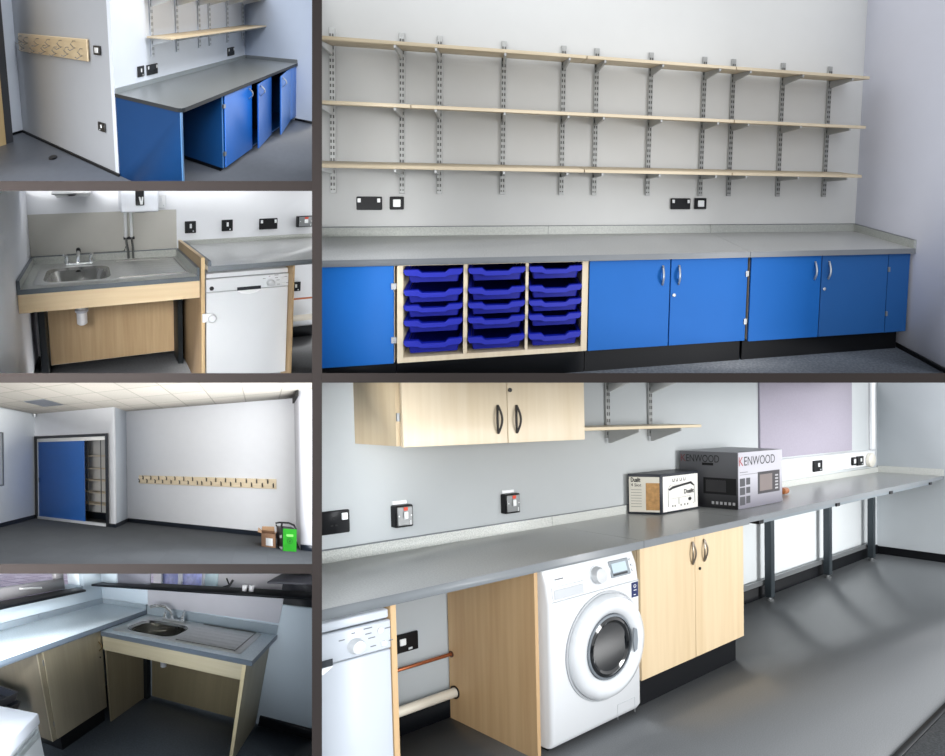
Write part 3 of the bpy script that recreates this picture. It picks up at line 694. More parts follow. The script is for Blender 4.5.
g = G('F'); g.text('Dualit',fr((.6,.0024,.44)),fd,(0,0,1),.03,.1,bold=.02); g.build('lettering',PRB,fa)
g = G('F'); g.text('Dualit',sd((.1,.0012,.8)),sdv,(0,0,1),.03,.055,bold=.025); g.text('4 Slot',sd((.1,.0012,.69)),sdv,(0,0,1),.02,.06); g.build('lettering',PRB,sa)
fbox(sd,[(.55,.96,.1,.78,.001)],'bread_picture',mat('bread_brown','#b58a55',.6,vary=.2,scale=40),sa)
fbox(sd,[(.1,.42,v,v+.012,.001) for v in (.18,.25,.32,.39,.46,.53,.6)],'small_print',mat('print_pale','#8f8c84',.6),sa)
t = thing(R,'microwave_box','large grey microwave carton behind the smaller box, end toward the window','box',(2.95,-.2,.901))
K0,K1,K2,K3 = (2.702,-.415),(3.245,-.415),(3.24,-.03),(2.642,-.03)
zt = 1.291
g = G(R); g.hexa([(*K0,.9015),(*K1,.9015),(*K2,.9015),(*K3,.9015),(*K0,zt),(*K1,zt),(*K2,zt),(*K3,zt)],.002); g.build('carton',mat('carton_grey','#8a8b90',.45),t)
kf = face_map(K0,K1,.9015,zt); ks = face_map(K3,K0,.9015,zt)
def shade(name, c0, c1, axis, a, b):
    m, nt, bb = nodes(name); at = nt.nodes.new('ShaderNodeAttribute'); at.attribute_name = 'plan'
    sp = nt.nodes.new('ShaderNodeSeparateXYZ'); nt.links.new(at.outputs['Vector'],sp.inputs[0])
    mr = nt.nodes.new('ShaderNodeMapRange'); mr.inputs['From Min'].default_value = a; mr.inputs['From Max'].default_value = b
    nt.links.new(sp.outputs[axis],mr.inputs['Value']); nt.links.new(ramp(nt,mr.outputs[0],[(0,c0),(1,c1)]),bb.inputs['Base Color']); bb.inputs['Roughness'].default_value = .4; return m
ka = fbox(kf,[(.004,.996,.004,.996,.0003)],'front_print',shade('print_silver_fade','#7f7d87','#c0bfc7','Z',.92,1.12),t)
kb = fbox(ks,[(.004,.996,.004,.996,.0003)],'side_print',shade('print_dark_fade','#1c1c20','#66676b','Z',.93,1.25),t)
kd = Vector((K1[0]-K0[0],K1[1]-K0[1],0)).normalized(); ksd = Vector((K0[0]-K3[0],K0[1]-K3[1],0)).normalized()
g = G('F'); g.text('ENWOOD',kf((.125,.0012,.76)),kd,(0,0,1),.062,.375); g.build('lettering',mat('print_charcoal','#303036',.5),ka)
g = G('F'); g.text('K',kf((.015,.0012,.76)),kd,(0,0,1),.062,.05); g.build('red_letter',mat('print_red','#a5484a',.5),ka)
g = G('F'); g.text('ENWOOD',ks((.125,.0012,.81)),ksd,(0,0,1),.05,.22); g.build('lettering',PRB,kb)
g = G('F'); g.text('K',ks((.03,.0012,.81)),ksd,(0,0,1),.05,.035); g.build('red_letter',mat('print_red_dark','#6d3538',.5),kb)
fbox(ks,[(.40,.59,.755,.80,.0012)],'hand_hole',DARK,kb)
fbox(ks,[(.42,.97,.25,.54,.0012)],'oven_picture',DARK,kb)
fbox(ks,[(.46,.8,.29,.5,.002)],'oven_window',mat('oven_glass_print','#2b2b2e',.3),kb)
fbox(ks,[(.56+i*.07,.6+i*.07,.07,.12,.0012) for i in range(6)],'small_print',mat('print_pale2','#b5b5b8',.6),kb)
fbox(kf,[(.42,.93,.22,.62,.0012)],'oven_picture',mat('oven_print_dark','#3a373b',.4),ka)
fbox(kf,[(.46,.75,.27,.57,.002)],'oven_window',mat('oven_print_glass','#7a6f6c',.3),ka)
fbox(kf,[(.82,.89,.27+i*.06,.3+i*.06,.002) for i in range(5)],'oven_keys',mat('print_pale2','#b5b5b8',.6),ka)
for v0,v1 in ((.07,.22),(.25,.38),(.4,.54)):
    fbox(kf,[(.03,.14,v0,v1,.0012),(.165,.25,v0+.02,v1,.0012)],'small_picture',mat('picture_grey','#4d4d52',.6),ka)
fbox(kf,[(.03,.2,.64,.652,.0012),(.03,.5,.6,.608,.0012)],'small_print',mat('print_mid','#77777c',.6),ka)
g = G(R); g.lathe([(.012,-.035),(.028,-.028),(.03,0),(.028,.028),(.012,.035)],(3.60,-.24,.932),'x',12); g.lathe([(.022,-.03),(.03,0),(.022,.03)],(3.615,-.175,.932),'x',12)
tag(g.build('packing_tape',mat('tape_amber','#a8683a',.3,coat=.4),None,(3.6,-.2,.901)),'small amber roll of tape on the far worktop beside the microwave carton','tape')

# ------------------------------------------------------------------ shared sink builder
def inset_sink(room, name, label, base, outer, bowl, zt, depth, dr, ngroove, along, drr, k=1., rbowl=.12, over=None):
    """outer/bowl/dr are (x0,x1,y0,y1) rectangles on the worktop at height zt"""
    t = thing(room,name,label,'sink',base)
    n = 6
    o = rrect(*outer,.03*k,n); b = rrect(*bowl,rbowl,n)
    b2 = rrect(bowl[0]+.02*k,bowl[1]-.02*k,bowl[2]+.02*k,bowl[3]-.02*k,rbowl*.85,n); b3 = rrect(bowl[0]+.05*k,bowl[1]-.05*k,bowl[2]+.05*k,bowl[3]-.05*k,rbowl*.6,n)
    g = G(room)
    g.loft([ring3(o,zt+.0006),ring3(rrect(outer[0]+.006*k,outer[1]-.006*k,outer[2]+.006*k,outer[3]-.006*k,.03*k,n),zt+.005*k),ring3(rrect(bowl[0]-.012*k,bowl[1]+.012*k,bowl[2]-.012*k,bowl[3]+.012*k,rbowl,n),zt+.005*k),ring3(b,zt+.001)],False,False)
    g.build('rim_plate',STEEL,t)
    g = G(room); g.loft([ring3(b,zt+.001),ring3(b2,zt-.015*k),ring3(b3,zt-depth*.9),ring3(rrect(bowl[0]+.1*k,bowl[1]-.1*k,bowl[2]+.1*k,bowl[3]-.1*k,rbowl*.4,n),zt-depth)],False,True)
    bw = g.build('bowl',mat('bowl_steel','#b3b2ae',.26,1.,.06,20),t)
    g = G(room); xm = (bowl[0]+bowl[1])/2; ym = (bowl[2]+bowl[3])/2
    g.lathe([(.001,0),(.04*k,0),(.04*k,.002),(.001,.002)],(xm,ym,zt-depth+.0005),'z',16); g.build('drain',CHROME,bw)
    if over:
        g = G(room); g.lathe([(.001,0),(over[2],0),(over[2],-.004),(.001,-.004)],(over[0],over[1],over[3]),'y',14); g.build('overflow',DARK,bw)
    g = G(room)
    x0,x1,y0,y1 = dr
    for i in range(ngroove):
        y = y0+(y1-y0)*(i+.5)/ngroove; h = (y1-y0)/ngroove*.3
        g.hexa([(x0,y-h,zt+.0052*k),(x1,y-h,zt+.0052*k),(x1,y+h,zt+.0052*k),(x0,y+h,zt+.0052*k),(x0+.02*k,y-h*.5,zt+.009*k),(x1-.02*k,y-h*.5,zt+.009*k),(x1-.02*k,y+h*.5,zt+.009*k),(x0+.02*k,y+h*.5,zt+.009*k)])
    d = g.build('drainer_ridges',STEEL,t)
    g = G(room); e = .006*k
    for q in ((x0,x1,y0-.02*k,y0-.02*k+e),(x0,x1,y1+.02*k-e,y1+.02*k),(x1,x1+e,y0-.02*k,y1+.02*k)): g.box(q[0],q[1],q[2],q[3],zt+.0052*k,zt+.011*k)
    g.build('drainer_lip',mat('steel_shadow','#8b8a86',.35,.9),t)
    return t
def worktop_hole(g, x0,x1,y0,y1,z0,z1,hole,r):
    n = 6; o = rrect(x0,x1,y0,y1,.002,n); h = rrect(*hole,r,n)
    g.loft([ring3(o,z0),ring3(o,z1),ring3(h,z1),ring3(h,z0)],False,False,True); return g

# ============================================================ ROOM B: sink under the water heater, dishwasher
R = 'B'; K = 1.28
WB1 = mat('paint_bright','#e2e4e7',.7,vary=.01); WB2 = mat('paint_bright_left','#f3f5f9',.7,vary=.01)
g = G(R); g.box(-.06,3.6,0,.06,-.1,2.4); struct(g,'wall_back',WB1)
g = G(R); g.box(-.06,0,-2.6,0,-.3,2.4); struct(g,'wall_left',WB2)
g = G(R); g.box(-.06,3.6,-2.6,.06,-.08,0); struct(g,'floor',fleck('vinyl_dark_grey','#303133','#3c3d3f',50,.4,.75))
g = G(R); g.box(2.3,3.6,-.02,-.001,0,.127); struct(g,'baseboard_back',SKIRT)
g = G(R); g.box(.001,.02,-1.4,-.001,0,.12); struct(g,'baseboard_left',SKIRT)
g = G(R); g.box(.002,1.42,-.0025,-.0005,1.2025,1.628); tag(g.build('splash_panel',mat('splash_stone','#b7b5ad',.5,vary=.02),None,(.7,0,1.202)),'grey-beige splash panel on the wall behind the first sink','panel')
t = thing(R,'paper_towel_dispenser','white paper towel dispenser cut by the top edge above the sink','dispenser',(.42,-.1,1.81))
g = G(R); g.box(.245,.592,-.25,-.002,1.835,2.25,.01); g.build('cover',WHITEP,t)
g = G(R); g.prism([(.27,1.834),(.58,1.834),(.575,1.815),(.46,1.823),(.41,1.812),(.29,1.808)],-.24,-.02,'y'); g.build('outlet_lip',mat('lip_grey','#c3c5c6',.4),t)
g = G(R); g.prism([(.38,1.8335),(.46,1.8335),(.44,1.8235),(.4,1.8235)],-.252,-.2405,'y'); g.build('slot',DARK,t)
t = thing(R,'water_heater','white wall water heater with black control strip and pipes below it','water heater',(1.02,-.15,1.65))
g = G(R); g.box(.843,1.193,-.3,-.002,1.648,2.25,.012,2); g.build('casing',mat('heater_white','#dfe3ea',.35),t)
g = G(R); g.box(.978,1.057,-.306,-.3005,1.716,2.1,.006); c = g.build('control_strip',BLACKP,t)
g = G(R); g.prism([(1.008,1.80),(1.022,1.80),(1.03,1.745),(1.036,1.80),(1.05,1.80),(1.042,1.725),(1.02,1.725)],-.314,-.3065,'y',.001); g.build('tap_symbol',WHITEP,c)
g = G(R); g.tube([(.9,-.05,1.647),(.9,-.05,1.36)],.017,10); g.build('pipe',WHITEP,t)
g = G(R); g.tube([(.955,-.05,1.647),(.955,-.05,1.36)],.015,10); g.build('pipe',WHITEP,t)
PIPE = mat('pipe_chrome','#9b9d9c',.25,.8)
g = G(R); g.tube([(.9,-.05,1.36),(.903,-.05,1.3),(.915,-.05,1.22),(.918,-.04,1.13)],.013,8); g.build('tail_pipe',PIPE,t)
g = G(R); g.tube([(.955,-.05,1.36),(.965,-.05,1.24),(.965,-.04,1.13)],.012,8); g.build('tail_pipe',PIPE,t)
g = G(R); g.tube([(.895,-.045,1.26),(.88,-.045,1.215),(.84,-.04,1.21),(.6,-.03,1.209),(.3,-.03,1.207)],.006,6); g.build('thin_pipe',PIPE,t)
g = G(R); g.box(.875,.985,-.06,-.02,1.335,1.362,.003); g.build('pipe_clip',BLACKP,t)
g = G(R); g.tube([(.98,-.06,1.645),(1.0,-.05,1.62),(1.07,-.04,1.61),(1.15,-.03,1.625),(1.2,-.02,1.63),(1.221,-.02,1.65)],.005,6); g.build('cable',GREYMETAL,t)
wall_plate(R,'fused_spur','white fused spur plate on the wall right of the water heater','y',0,1.228,1.31,1.655,1.79,'white')
wall_plate(R,'wall_socket','black single socket over the dishwasher worktop, nearest the splash panel','y',0,1.506,1.624,1.362,1.495,'single')
p = wall_plate(R,'wall_socket','black single socket over the dishwasher worktop, second from the splash panel','y',0,1.903,2.026,1.364,1.493,'single')
wall_plate(R,'wall_socket','black double socket on the white wall over the dishwasher','y',0,2.327,2.538,1.362,1.488,'double')
wall_plate(R,'isolator_switch','grey metal isolator at the right end of the sockets over the dishwasher','y',0,2.763,2.96,1.372,1.5,'surface')
for q,u0,u1,z0,z1 in (('wall_socket',1.535,1.6,1.497,1.512),('wall_socket',1.935,2.0,1.495,1.51)):
    pass
# sink worktop
TOPB = fleck('laminate_sage','#b2b4af','#c2c4be',90,.33); EDGEB = mat('edging_blue_grey','#5f676e',.4)
ZC = 1.122
t = thing(R,'worktop','grey low worktop holding the first sink, with raised dark-edged rims','worktop',(.7,-.4,1.08))
g = G(R); worktop_hole(g,.004,1.432,-.83,-.004,1.084,ZC,(.17,.715,-.70,-.235),.11); g.build('slab',TOPB,t)
g = G(R); g.box(.003,1.433,-.838,-.8305,1.08,ZC-.0005); g.build('edging',EDGEB,t)
UPB = fleck('laminate_rim','#a9aca6','#b9bbb5',90,.4)
g = G(R); g.box(.03,1.41,-.026,-.004,ZC,1.195); u = g.build('upstand',UPB,t)
g = G(R); g.box(.03,1.41,-.028,-.003,1.1952,1.201); g.build('upstand_edge',EDGEB,u)
g = G(R); g.box(.004,.028,-.83,-.004,ZC,1.195); u = g.build('upstand',UPB,t)
g = G(R); g.box(.003,.03,-.832,-.003,1.1952,1.201); g.box(.003,.029,-.838,-.8305,ZC,1.2); g.build('upstand_edge',EDGEB,u)
g = G(R); g.box(1.411,1.432,-.83,-.004,ZC,1.195); u = g.build('upstand',UPB,t)
g = G(R); g.box(1.409,1.434,-.832,-.003,1.1952,1.201); g.box(1.41,1.434,-.838,-.8305,ZC,1.2); g.build('upstand_edge',EDGEB,u)
t = inset_sink(R,'inset_sink','stainless steel sink with round-cornered bowl on the left and drainer, below the heater',(.7,-.4,ZC),(.1,1.40,-.745,-.09),(.17,.715,-.70,-.235),ZC,.2,(.78,1.35,-.70,-.15),7,'x',0,K,.11,(.44,-.262,.025,ZC-.045))
g = G(R); g.lathe([(.035,-.02),(.04,-.06),(.04,-.11),(.055,-.112),(.055,-.135),(.045,-.14),(.045,-.25),(.03,-.262),(.005,-.265)],(.455,-.5,.9),'z',18); w = g.build('waste_trap',mat('trap_white','#e6e7ea',.35),t)
g = G(R); g.lathe([(.056,0),(.057,-.003),(.057,-.02),(.056,-.023)],(.455,-.5,.788),'z',18); g.build('trap_ring',mat('trap_line','#b9bcc6',.4),w)
t = thing(R,'mixer_tap','chrome lever mixer tap behind the bowl of the first sink','tap',(.44,-.17,ZC))
zb = ZC+.0085
g = G(R); g.box(.32,.57,-.19,-.12,zb,zb+.02,.006,2); g.build('base_bar',CHROME,t)
for x,s in ((.335,-1),(.555,1)):
    g = G(R); g.lathe([(.024,0),(.022,.03),(.018,.05),(.02,.07),(.006,.078)],(x,-.155,zb+.0205),'z',12); v = g.build('valve',CHROME,t)
    g = G(R); g.tube([(x,-.155,zb+.0985),(x+s*.012,-.2,zb+.115),(x+s*.02,-.24,zb+.118)],.009,6); g.build('lever',CHROME,v)
g = G(R); g.tube([(.445,-.155,zb+.0205),(.445,-.155,zb+.10),(.445,-.18,zb+.135),(.445,-.25,zb+.13),(.445,-.34,zb+.1),(.445,-.37,zb+.07)],.014,8); g.build('spout',CHROME,t)
g = G(R); g.lathe([(.02,.0),(.022,.03),(.014,.045),(.004,.05)],(.445,-.155,zb+.12),'z',10); g.build('spout_cap',BLACKP,t)
# frame under the sink
t = thing(R,'sink_support','open wooden and black-legged support under the first sink','support',(.7,-.3,0))
g = G(R); g.box(.006,1.434,-.83,-.805,.92,1.079); g.build('fascia_board',wood('fascia_maple','#ead4af','#dcc299','x',.4),t)
BP = wood('back_maple','#c6aa82','#b0926a','z',.5)
g = G(R); g.box(.13,1.35,-.12,-.1,.065,.92); g.build('back_panel',BP,t)
BLK = mat('leg_black','#14191c',.5,spec=.2)
for a,b in ((.062,.122),(1.352,1.405)):
    g = G(R); g.box(a,b,-.3,-.1,.001,.92,.004); g.build('leg',BLK,t)
t = thing(R,'gable_panel','wooden gable panel between the low sink and the dishwasher','panel',(1.455,-.45,0))
g = G(R); g.prism([(-.004,.001),(-.87,.001),(-.87,1.293),(-.004,1.285)],1.437,1.468,'x'); g.build('board',wood('gable_maple_b','#b59a74','#a4865f','z',.5),t)
g = G(R); g.box(1.4365,1.4685,-.874,-.8705,.001,1.295); g.build('edge_strip',wood('edge_maple','#e3c89c','#d6b787','z',.4),t)
g = G(R); g.hexa([(1.4365,-.874,1.2955),(1.4685,-.874,1.2955),(1.4685,-.004,1.2875),(1.4365,-.004,1.2875),(1.4365,-.874,1.299),(1.4685,-.874,1.299),(1.4685,-.004,1.291),(1.4365,-.004,1.291)]); g.build('top_edge',MATS['edge_maple'],t)
t = thing(R,'worktop','higher grey worktop over the dishwasher','worktop',(2.4,-.5,1.2))
g = G(R); g.box(1.472,3.5,-.946,-.003,1.2,1.238); g.build('slab',fleck('laminate_dove','#c2c4c3','#cecfce',90,.28),t)
g = G(R); g.box(1.471,3.5,-.954,-.9465,1.192,1.2375); g.build('edging',mat('edging_dove','#7d8388',.4),t)
g = G(R); g.box(1.472,3.5,-.024,-.003,1.238,1.284); g.build('upstand',UPB,t)
g = G(R); g.box(1.472,1.5,-.954,-.025,1.2385,1.284); g.build('upstand',EDGEB,t)
dishwasher('B',1.478,2.236,-.868,-.06,1.147,.972,1.1,.105,2.06,1.755,1.973,.985,'white dishwasher between two wooden gables beside the sink',K)
g = G(R); g.lathe([(.02,0),(.02,-.004),(.008,-.006)],(1.528,-.8685,1.01),'y',12)
tag(g.build('lock_cover',BLACKP,None,(1.528,-.87,1.01)),'small round black cover at the top left of the dishwasher panel','cover')
t = thing(R,'child_lock','white plastic child lock across the left edge of the dishwasher door','lock',(1.5,-.88,.74))
g = G(R); g.box(1.44,1.53,-.894,-.878,.705,.785,.004); g.build('strap_plate',WHITEP,t)
g = G(R); g.lathe([(.042,0),(.042,-.02),(.03,-.028),(.002,-.028)],(1.525,-.872,.735),'y',16); g.build('catch',mat('catch_white','#d9dcdf',.35),t)
t = thing(R,'gable_panel','wooden gable panel right of the dishwasher in the sink corner','panel',(2.25,-.45,0))
g = G(R); g.box(2.238,2.253,-.94,-.03,.001,1.191); g.build('board',wood('gable_maple_c','#c4a87f','#b3946b','z',.5),t)
wall_plate(R,'wall_socket','black socket low on the wall right of the dishwasher gable','y',0,2.72,2.845,.585,.7,'single')
g = G(R); g.tube([(2.3,-.045,.503),(3.5,-.045,.497)],.012,8); tag(g.build('copper_pipe',COPPER,None,(2.9,-.04,.5)),'thin copper pipe along the wall right of the dishwasher','pipe')
g = G(R); g.tube([(2.3,-.06,.262),(3.5,-.06,.262)],.036,12); tag(g.build('waste_pipe',mat('pipe_cream','#d6cfc0',.45),None,(2.9,-.06,.26)),'pale waste pipe low on the wall right of the dishwasher','pipe')

# ============================================================ ROOM C: empty classroom with the sliding cupboard
R = 'C'; XL = -2.389; BD = .563; H = 2.7; XR = 3.623
WC1 = mat('paint_class','#dcdde0',.75,vary=.01); WC2 = mat('paint_class_side','#e3e7ea',.75,vary=.01)
g = G(R); g.box(0,XR,0,.05,0,H); struct(g,'wall_back',WC1)
g = G(R); g.prism([(XL,0),(-2.385,0),(-2.385,2.116),(-.167,2.116),(-.167,0),(0,0),(0,H),(XL,H)],-BD,-BD+.05,'y'); struct(g,'wall_cupboard',WC1)
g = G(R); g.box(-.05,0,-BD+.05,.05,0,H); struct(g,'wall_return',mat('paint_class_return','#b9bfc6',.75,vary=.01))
g = G(R); g.box(XL-.05,XL,-4,.1,-.05,H); struct(g,'wall_left',WC2)
g = G(R); g.box(XL,-.05,.0,.05,0,H); struct(g,'wall_closet',mat('paint_closet','#f4f4f2',.75,vary=.01))
g = G(R); g.box(XR,4.6,-.595,-.545,0,H); g.box(XR,XR+.05,-.545,.05,0,H); struct(g,'wall_right',mat('paint_pier','#c3c3c8',.75,vary=.01))
g = G(R); g.box(XL-.05,4.6,-4,.05,H,H+.05); struct(g,'ceiling',gridmat('ceiling_tiles','#969189','#928e86','#7a766f',.6,(.36,-.575),.022))
g = G(R); g.box(XL-.05,4.6,-4,.05,-.05,0); struct(g,'floor',gridmat('carpet_tiles','#33363a','#35383c','#2f3236',.5,(.1,-.1),.006,grain=70.))
for n,q in (('baseboard_back',(.02,XR-.001,-.02,-.001,0,.095)),('baseboard_left',(XL+.001,XL+.02,-4,-BD-.001,0,.09)),('baseboard_cupboard',(-.165,.02,-BD-.02,-BD-.001,0,.075)),('baseboard_return',(.001,.02,-BD,-.02,0,.085)),('baseboard_right',(XR+.001,4.6,-.615,-.596,0,.095))):
    g = G(R); g.box(*q); struct(g,n,mat('skirting_navy','#161d28',.5))
FR = mat('frame_black','#222326',.45)
g = G(R); g.box(-2.383,-2.31,-BD-.022,-BD-.001,.001,2.117); g.box(-.24,-.168,-BD-.022,-BD-.001,.001,2.117); g.box(-2.31,-.24,-BD-.022,-BD-.001,2.055,2.117); struct(g,'trim_1',FR)
g = G(R); g.box(XR-.03,XR-.001,-.66,-.02,H-.1,H-.001); struct(g,'trim_2',mat('gap_shadow_paint','#2b2a29',.7))  # dark strip painted in for the gap's shadow under the ceiling
t = thing(R,'sliding_door','blue sliding cupboard door in a black frame, pushed to the left','sliding door',(-1.54,-BD,0))
g = G(R); g.box(-2.275,-.835,-BD+.001,-BD+.03,.06,1.965); d = g.build('door_panel',mat('blue_sliding','#245da6',.45,vary=.015),t)
g = G(R); g.box(-2.272,-2.255,-BD-.004,-BD,.93,1.05); g.build('flush_handle',DARK,d)
g = G(R); g.box(-2.305,-.245,-BD-.012,-BD+.045,1.967,2.05); g.build('top_track',mat('track_white','#e6e4df',.45),t)
g = G(R); g.box(-2.305,-.245,-BD-.03,-BD+.045,.001,.058); g.build('bottom_track',mat('track_aluminium','#d9dbdd',.4),t)
g = G(R); g.box(-2.306,-2.277,-BD-.006,-BD+.03,.06,1.965); g.build('side_strip',mat('strip_pale','#cfd5da',.45),t)
SC = wood('closet_shelf','#efe3cd','#e2d4ba','x',.5)
for i,z in enumerate((1.61,1.30,1.01,.715,.43)):
    g = G(R); g.box(-1.2,-.1,-.34,-.03,z-.012,z+.012); tag(g.build('closet_shelf',SC,None,(-.65,-.2,z)),('top','second','third','fourth','bottom')[i]+' pale shelf inside the open half of the sliding cupboard','shelf','shelves in the sliding cupboard')
for x in (-.89,-.515):
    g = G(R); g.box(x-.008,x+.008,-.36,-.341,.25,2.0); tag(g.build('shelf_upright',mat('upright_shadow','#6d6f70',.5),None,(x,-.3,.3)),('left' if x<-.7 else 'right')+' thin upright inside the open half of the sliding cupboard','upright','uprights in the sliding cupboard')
g = G(R); g.box(-1.3,-.06,-.03,-.001,.001,.17); struct(g,'baseboard_closet',mat('skirting_navy','#161d28',.5))
t = thing(R,'whiteboard','edge of a whiteboard with thin grey frame on the left classroom wall','whiteboard',(XL,-2,.93))
g = G(R); g.box(XL+.002,XL+.02,-2.6,-1.50,.95,2.11); g.build('panel',WHITEP,t)
g = G(R); g.box(XL+.002,XL+.03,-1.499,-1.47,.925,2.13); g.box(XL+.002,XL+.03,-2.6,-1.499,.925,.949); g.box(XL+.002,XL+.03,-2.6,-1.499,2.111,2.13); g.build('frame',mat('frame_grey','#6f7377',.4),t)
g = G(R); g.lathe([(.03,0),(.035,-.03),(.02,-.07),(.005,-.09)],(XL+.06,-BD-.05,2.69),'z',10); tag(g.build('motion_sensor',WHITEP,None,(XL+.06,-BD-.05,2.69)),'small white sensor high in the left classroom corner','sensor')
g = G(R); g.box(-1.42,-.86,-1.755,-1.195,H-.006,H-.001); tag(g.build('ceiling_light',mat('light_panel','#a2a5aa',.5),None,(-1.1,-1.5,H)),'bluish square light panel in the tiled classroom ceiling','ceiling light')
t = thing(R,'coat_rack','long pale coat rail with a zigzag of dark hooks on the classroom wall','coat rack',(1.8,0,.955))
g = G(R); g.box(.328,3.297,-.022,-.002,.953,1.146,.003); g.build('back_board',wood('rail_pale','#dfcfb4','#cfbc9c','x',.5),t)
HK = mat('hook_dark','#54504b',.4,.5)
HX = [(.345,0),(.444,1),(.544,0),(.645,1),(.751,0),(.842,1),(.935,0),(1.031,1),(1.14,0),(1.234,1),(1.34,0),(1.439,1),(1.538,0),(1.638,1),(1.742,0),(1.839,0),(1.939,1),(2.039,0),(2.136,1),(2.244,0),(2.338,1),(2.439,0),(2.541,1),(2.64,0),(2.745,1),(2.844,0),(2.94,1),(3.043,0),(3.142,1),(3.241,0)]
for x,up in HX:
    z = 1.092 if up else 1.016
    g = G(R); g.box(x-.012,x+.012,-.03,-.023,z-.035,z+.035); g.tube([(x,-.03,z+.03),(x,-.06,z+.035),(x,-.075,z+.05)],.009,6); g.tube([(x,-.03,z-.025),(x,-.055,z-.03),(x,-.06,z-.01)],.009,6); g.build('hook',HK,t)
# things left on the floor
t = thing(R,'cardboard_box','small open brown cardboard box with white label on the carpet','box',(3.13,-.55,0))
CB = mat('cardboard','#8f6c52',.8,vary=.06)
g = G(R)
for q in ((3.015,3.238,-.672,-.665),(3.015,3.238,-.45,-.443)): g.box(q[0],q[1],q[2],q[3],.004,.235)
for q in ((3.015,3.022),(3.233,3.24)): g.box(q[0],q[1],-.665,-.45,.004,.235)
g.box(3.022,3.233,-.665,-.45,.001,.006); g.build('walls',CB,t)
for pts in ([(3.015,-.67,.236),(3.015,-.45,.236),(2.965,-.45,.275),(2.955,-.67,.25)],[(3.02,-.45,.236),(3.235,-.45,.236),(3.23,-.40,.30),(3.03,-.41,.29)],[(3.238,-.67,.236),(3.238,-.60,.236),(3.262,-.63,.285),(3.258,-.67,.27)]):
    g = G(R); g.hexa(pts+[(x+.002,y+.002,z+.006) for x,y,z in pts]); g.build('flap',mat('cardboard_light','#a98767',.8),t)
g = G(R); g.box(3.085,3.195,-.6735,-.6725,.03,.16); g.build('label',WHITEP,t)
t = thing(R,'carrier_bag','bright green and black bag with carry handles beside the cardboard box','bag',(3.4,-.65,0))
b0 = [(3.345,-.76),(3.545,-.725),(3.49,-.53),(3.27,-.57)]
g = G(R); top = [(3.35,-.75),(3.555,-.715),(3.485,-.55),(3.255,-.585)]
g.hexa([(*p,.001) for p in b0]+[(*p,.37) for p in top],.006); g.build('sack',mat('bag_black','#1c1f20',.45),t)
def bagf(A,B,At,Bt,n=.004):
    A,B,At,Bt = [Vector(v) for v in (A,B,At,Bt)]; nn = (B-A).cross(At-A).normalized()
    return lambda p: tuple((A+(B-A)*p[0])*(1-p[2])+(At+(Bt-At)*p[0])*p[2]+nn*(p[1]))
ff = bagf((3.345,-.76,.001),(3.545,-.725,.001),(3.35,-.75,.37),(3.555,-.715,.37))
g = G(R,ff); g.box(.0,1.0,.002,.012,.0,1.0); g.build('green_front',mat('bag_green','#248a1e',.45,vary=.12,scale=9),t)
g = G(R,ff); g.lathe([(.17,.013),(.2,.013),(.2,.016),(.17,.016)],(.5,0,.46),'y',20,1,.62,True); g.prism([(.44,.4),(.56,.42),(.54,.52),(.48,.5)],.013,.016,'y'); g.build('emblem',mat('emblem_dark','#1d4a22',.5),t)
g = G(R,ff); g.box(.25,.75,.013,.0145,.66,.76); g.build('pale_print',mat('print_lime','#7ed46a',.5),t)
sf = bagf((3.27,-.57,.001),(3.345,-.76,.001),(3.255,-.585,.37),(3.35,-.75,.37))
g = G(R,sf); g.prism([(.55,.62),(.9,.7),(.85,.56),(.6,.5)],.004,.008,'y'); g.prism([(.4,.08),(.9,.16),(.95,.04),(.6,.02)],.004,.008,'y'); g.build('white_print',WHITEP,t)
for pts in ([(3.26,-.6,.37),(3.25,-.61,.42),(3.31,-.6,.435),(3.45,-.58,.435),(3.53,-.6,.41),(3.55,-.69,.37)],[(3.345,-.745,.37),(3.33,-.73,.40),(3.34,-.7,.44)]):
    g = G(R); g.tube(pts,.016,6); g.build('handle',BLACKP,t)

# ============================================================ ROOM D: corner sink by the window
R = 'D'
WD1 = mat('paint_dim_blue','#a9b6c1',.7,vary=.01); WD2 = mat('paint_dim_pale','#a6b3bd',.7,vary=.01)
g = G(R); g.box(-.05,3.2,0,.05,-.06,1.09); struct(g,'wall_hatch',WD1)
g = G(R); g.box(-.05,0,-2.6,0,-.06,1.07); g.box(-.05,0,-.24,.05,1.07,1.9); struct(g,'wall_window',WD2)
g = G(R); g.box(-.05,.2,.0,.05,1.095,1.9); struct(g,'wall_hatch_end',WD2)
g = G(R); g.box(-.2,-.05,-.245,-.235,1.07,1.9); struct(g,'window_reveal',mat('reveal_bright','#dfe9ee',.6,vary=.01))
g = G(R); g.box(-.05,3.2,-2.8,.05,-.06,0); struct(g,'floor',fleck('vinyl_night','#2f343a','#3d434a',60,.38,.75))
g = G(R); g.box(1.93,3.2,-.02,-.001,0,.1); struct(g,'baseboard_hatch',SKIRT)
UP = mat('window_frame_grey','#8e8d90',.4)
g = G(R); g.box(-.08,-.03,-2.4,-.43,1.09,1.172,.004); wn = struct(g,'window_1',UP)
g = G(R); g.box(-.08,-.03,-.515,-.43,1.1725,1.9,.004); struct(g,'window_frame',UP,wn)
g = G(R); g.box(-.2,-.0,-.43,-.245,1.075,1.09); struct(g,'window_sill_end',WD2,wn)
g = G(R); g.box(-.055,-.045,-2.4,-.516,1.1725,1.9); struct(g,'window_glass',glass('pane_glass'),wn)
g = G(R); g.tube([(-.028,-.87,1.15),(-.012,-.86,1.15),(-.005,-.80,1.147),(-.008,-.69,1.135)],.008,8); struct(g,'window_handle',WHITEP,wn)
SILL = mat('sill_black','#0e1014',.45,spec=.12)
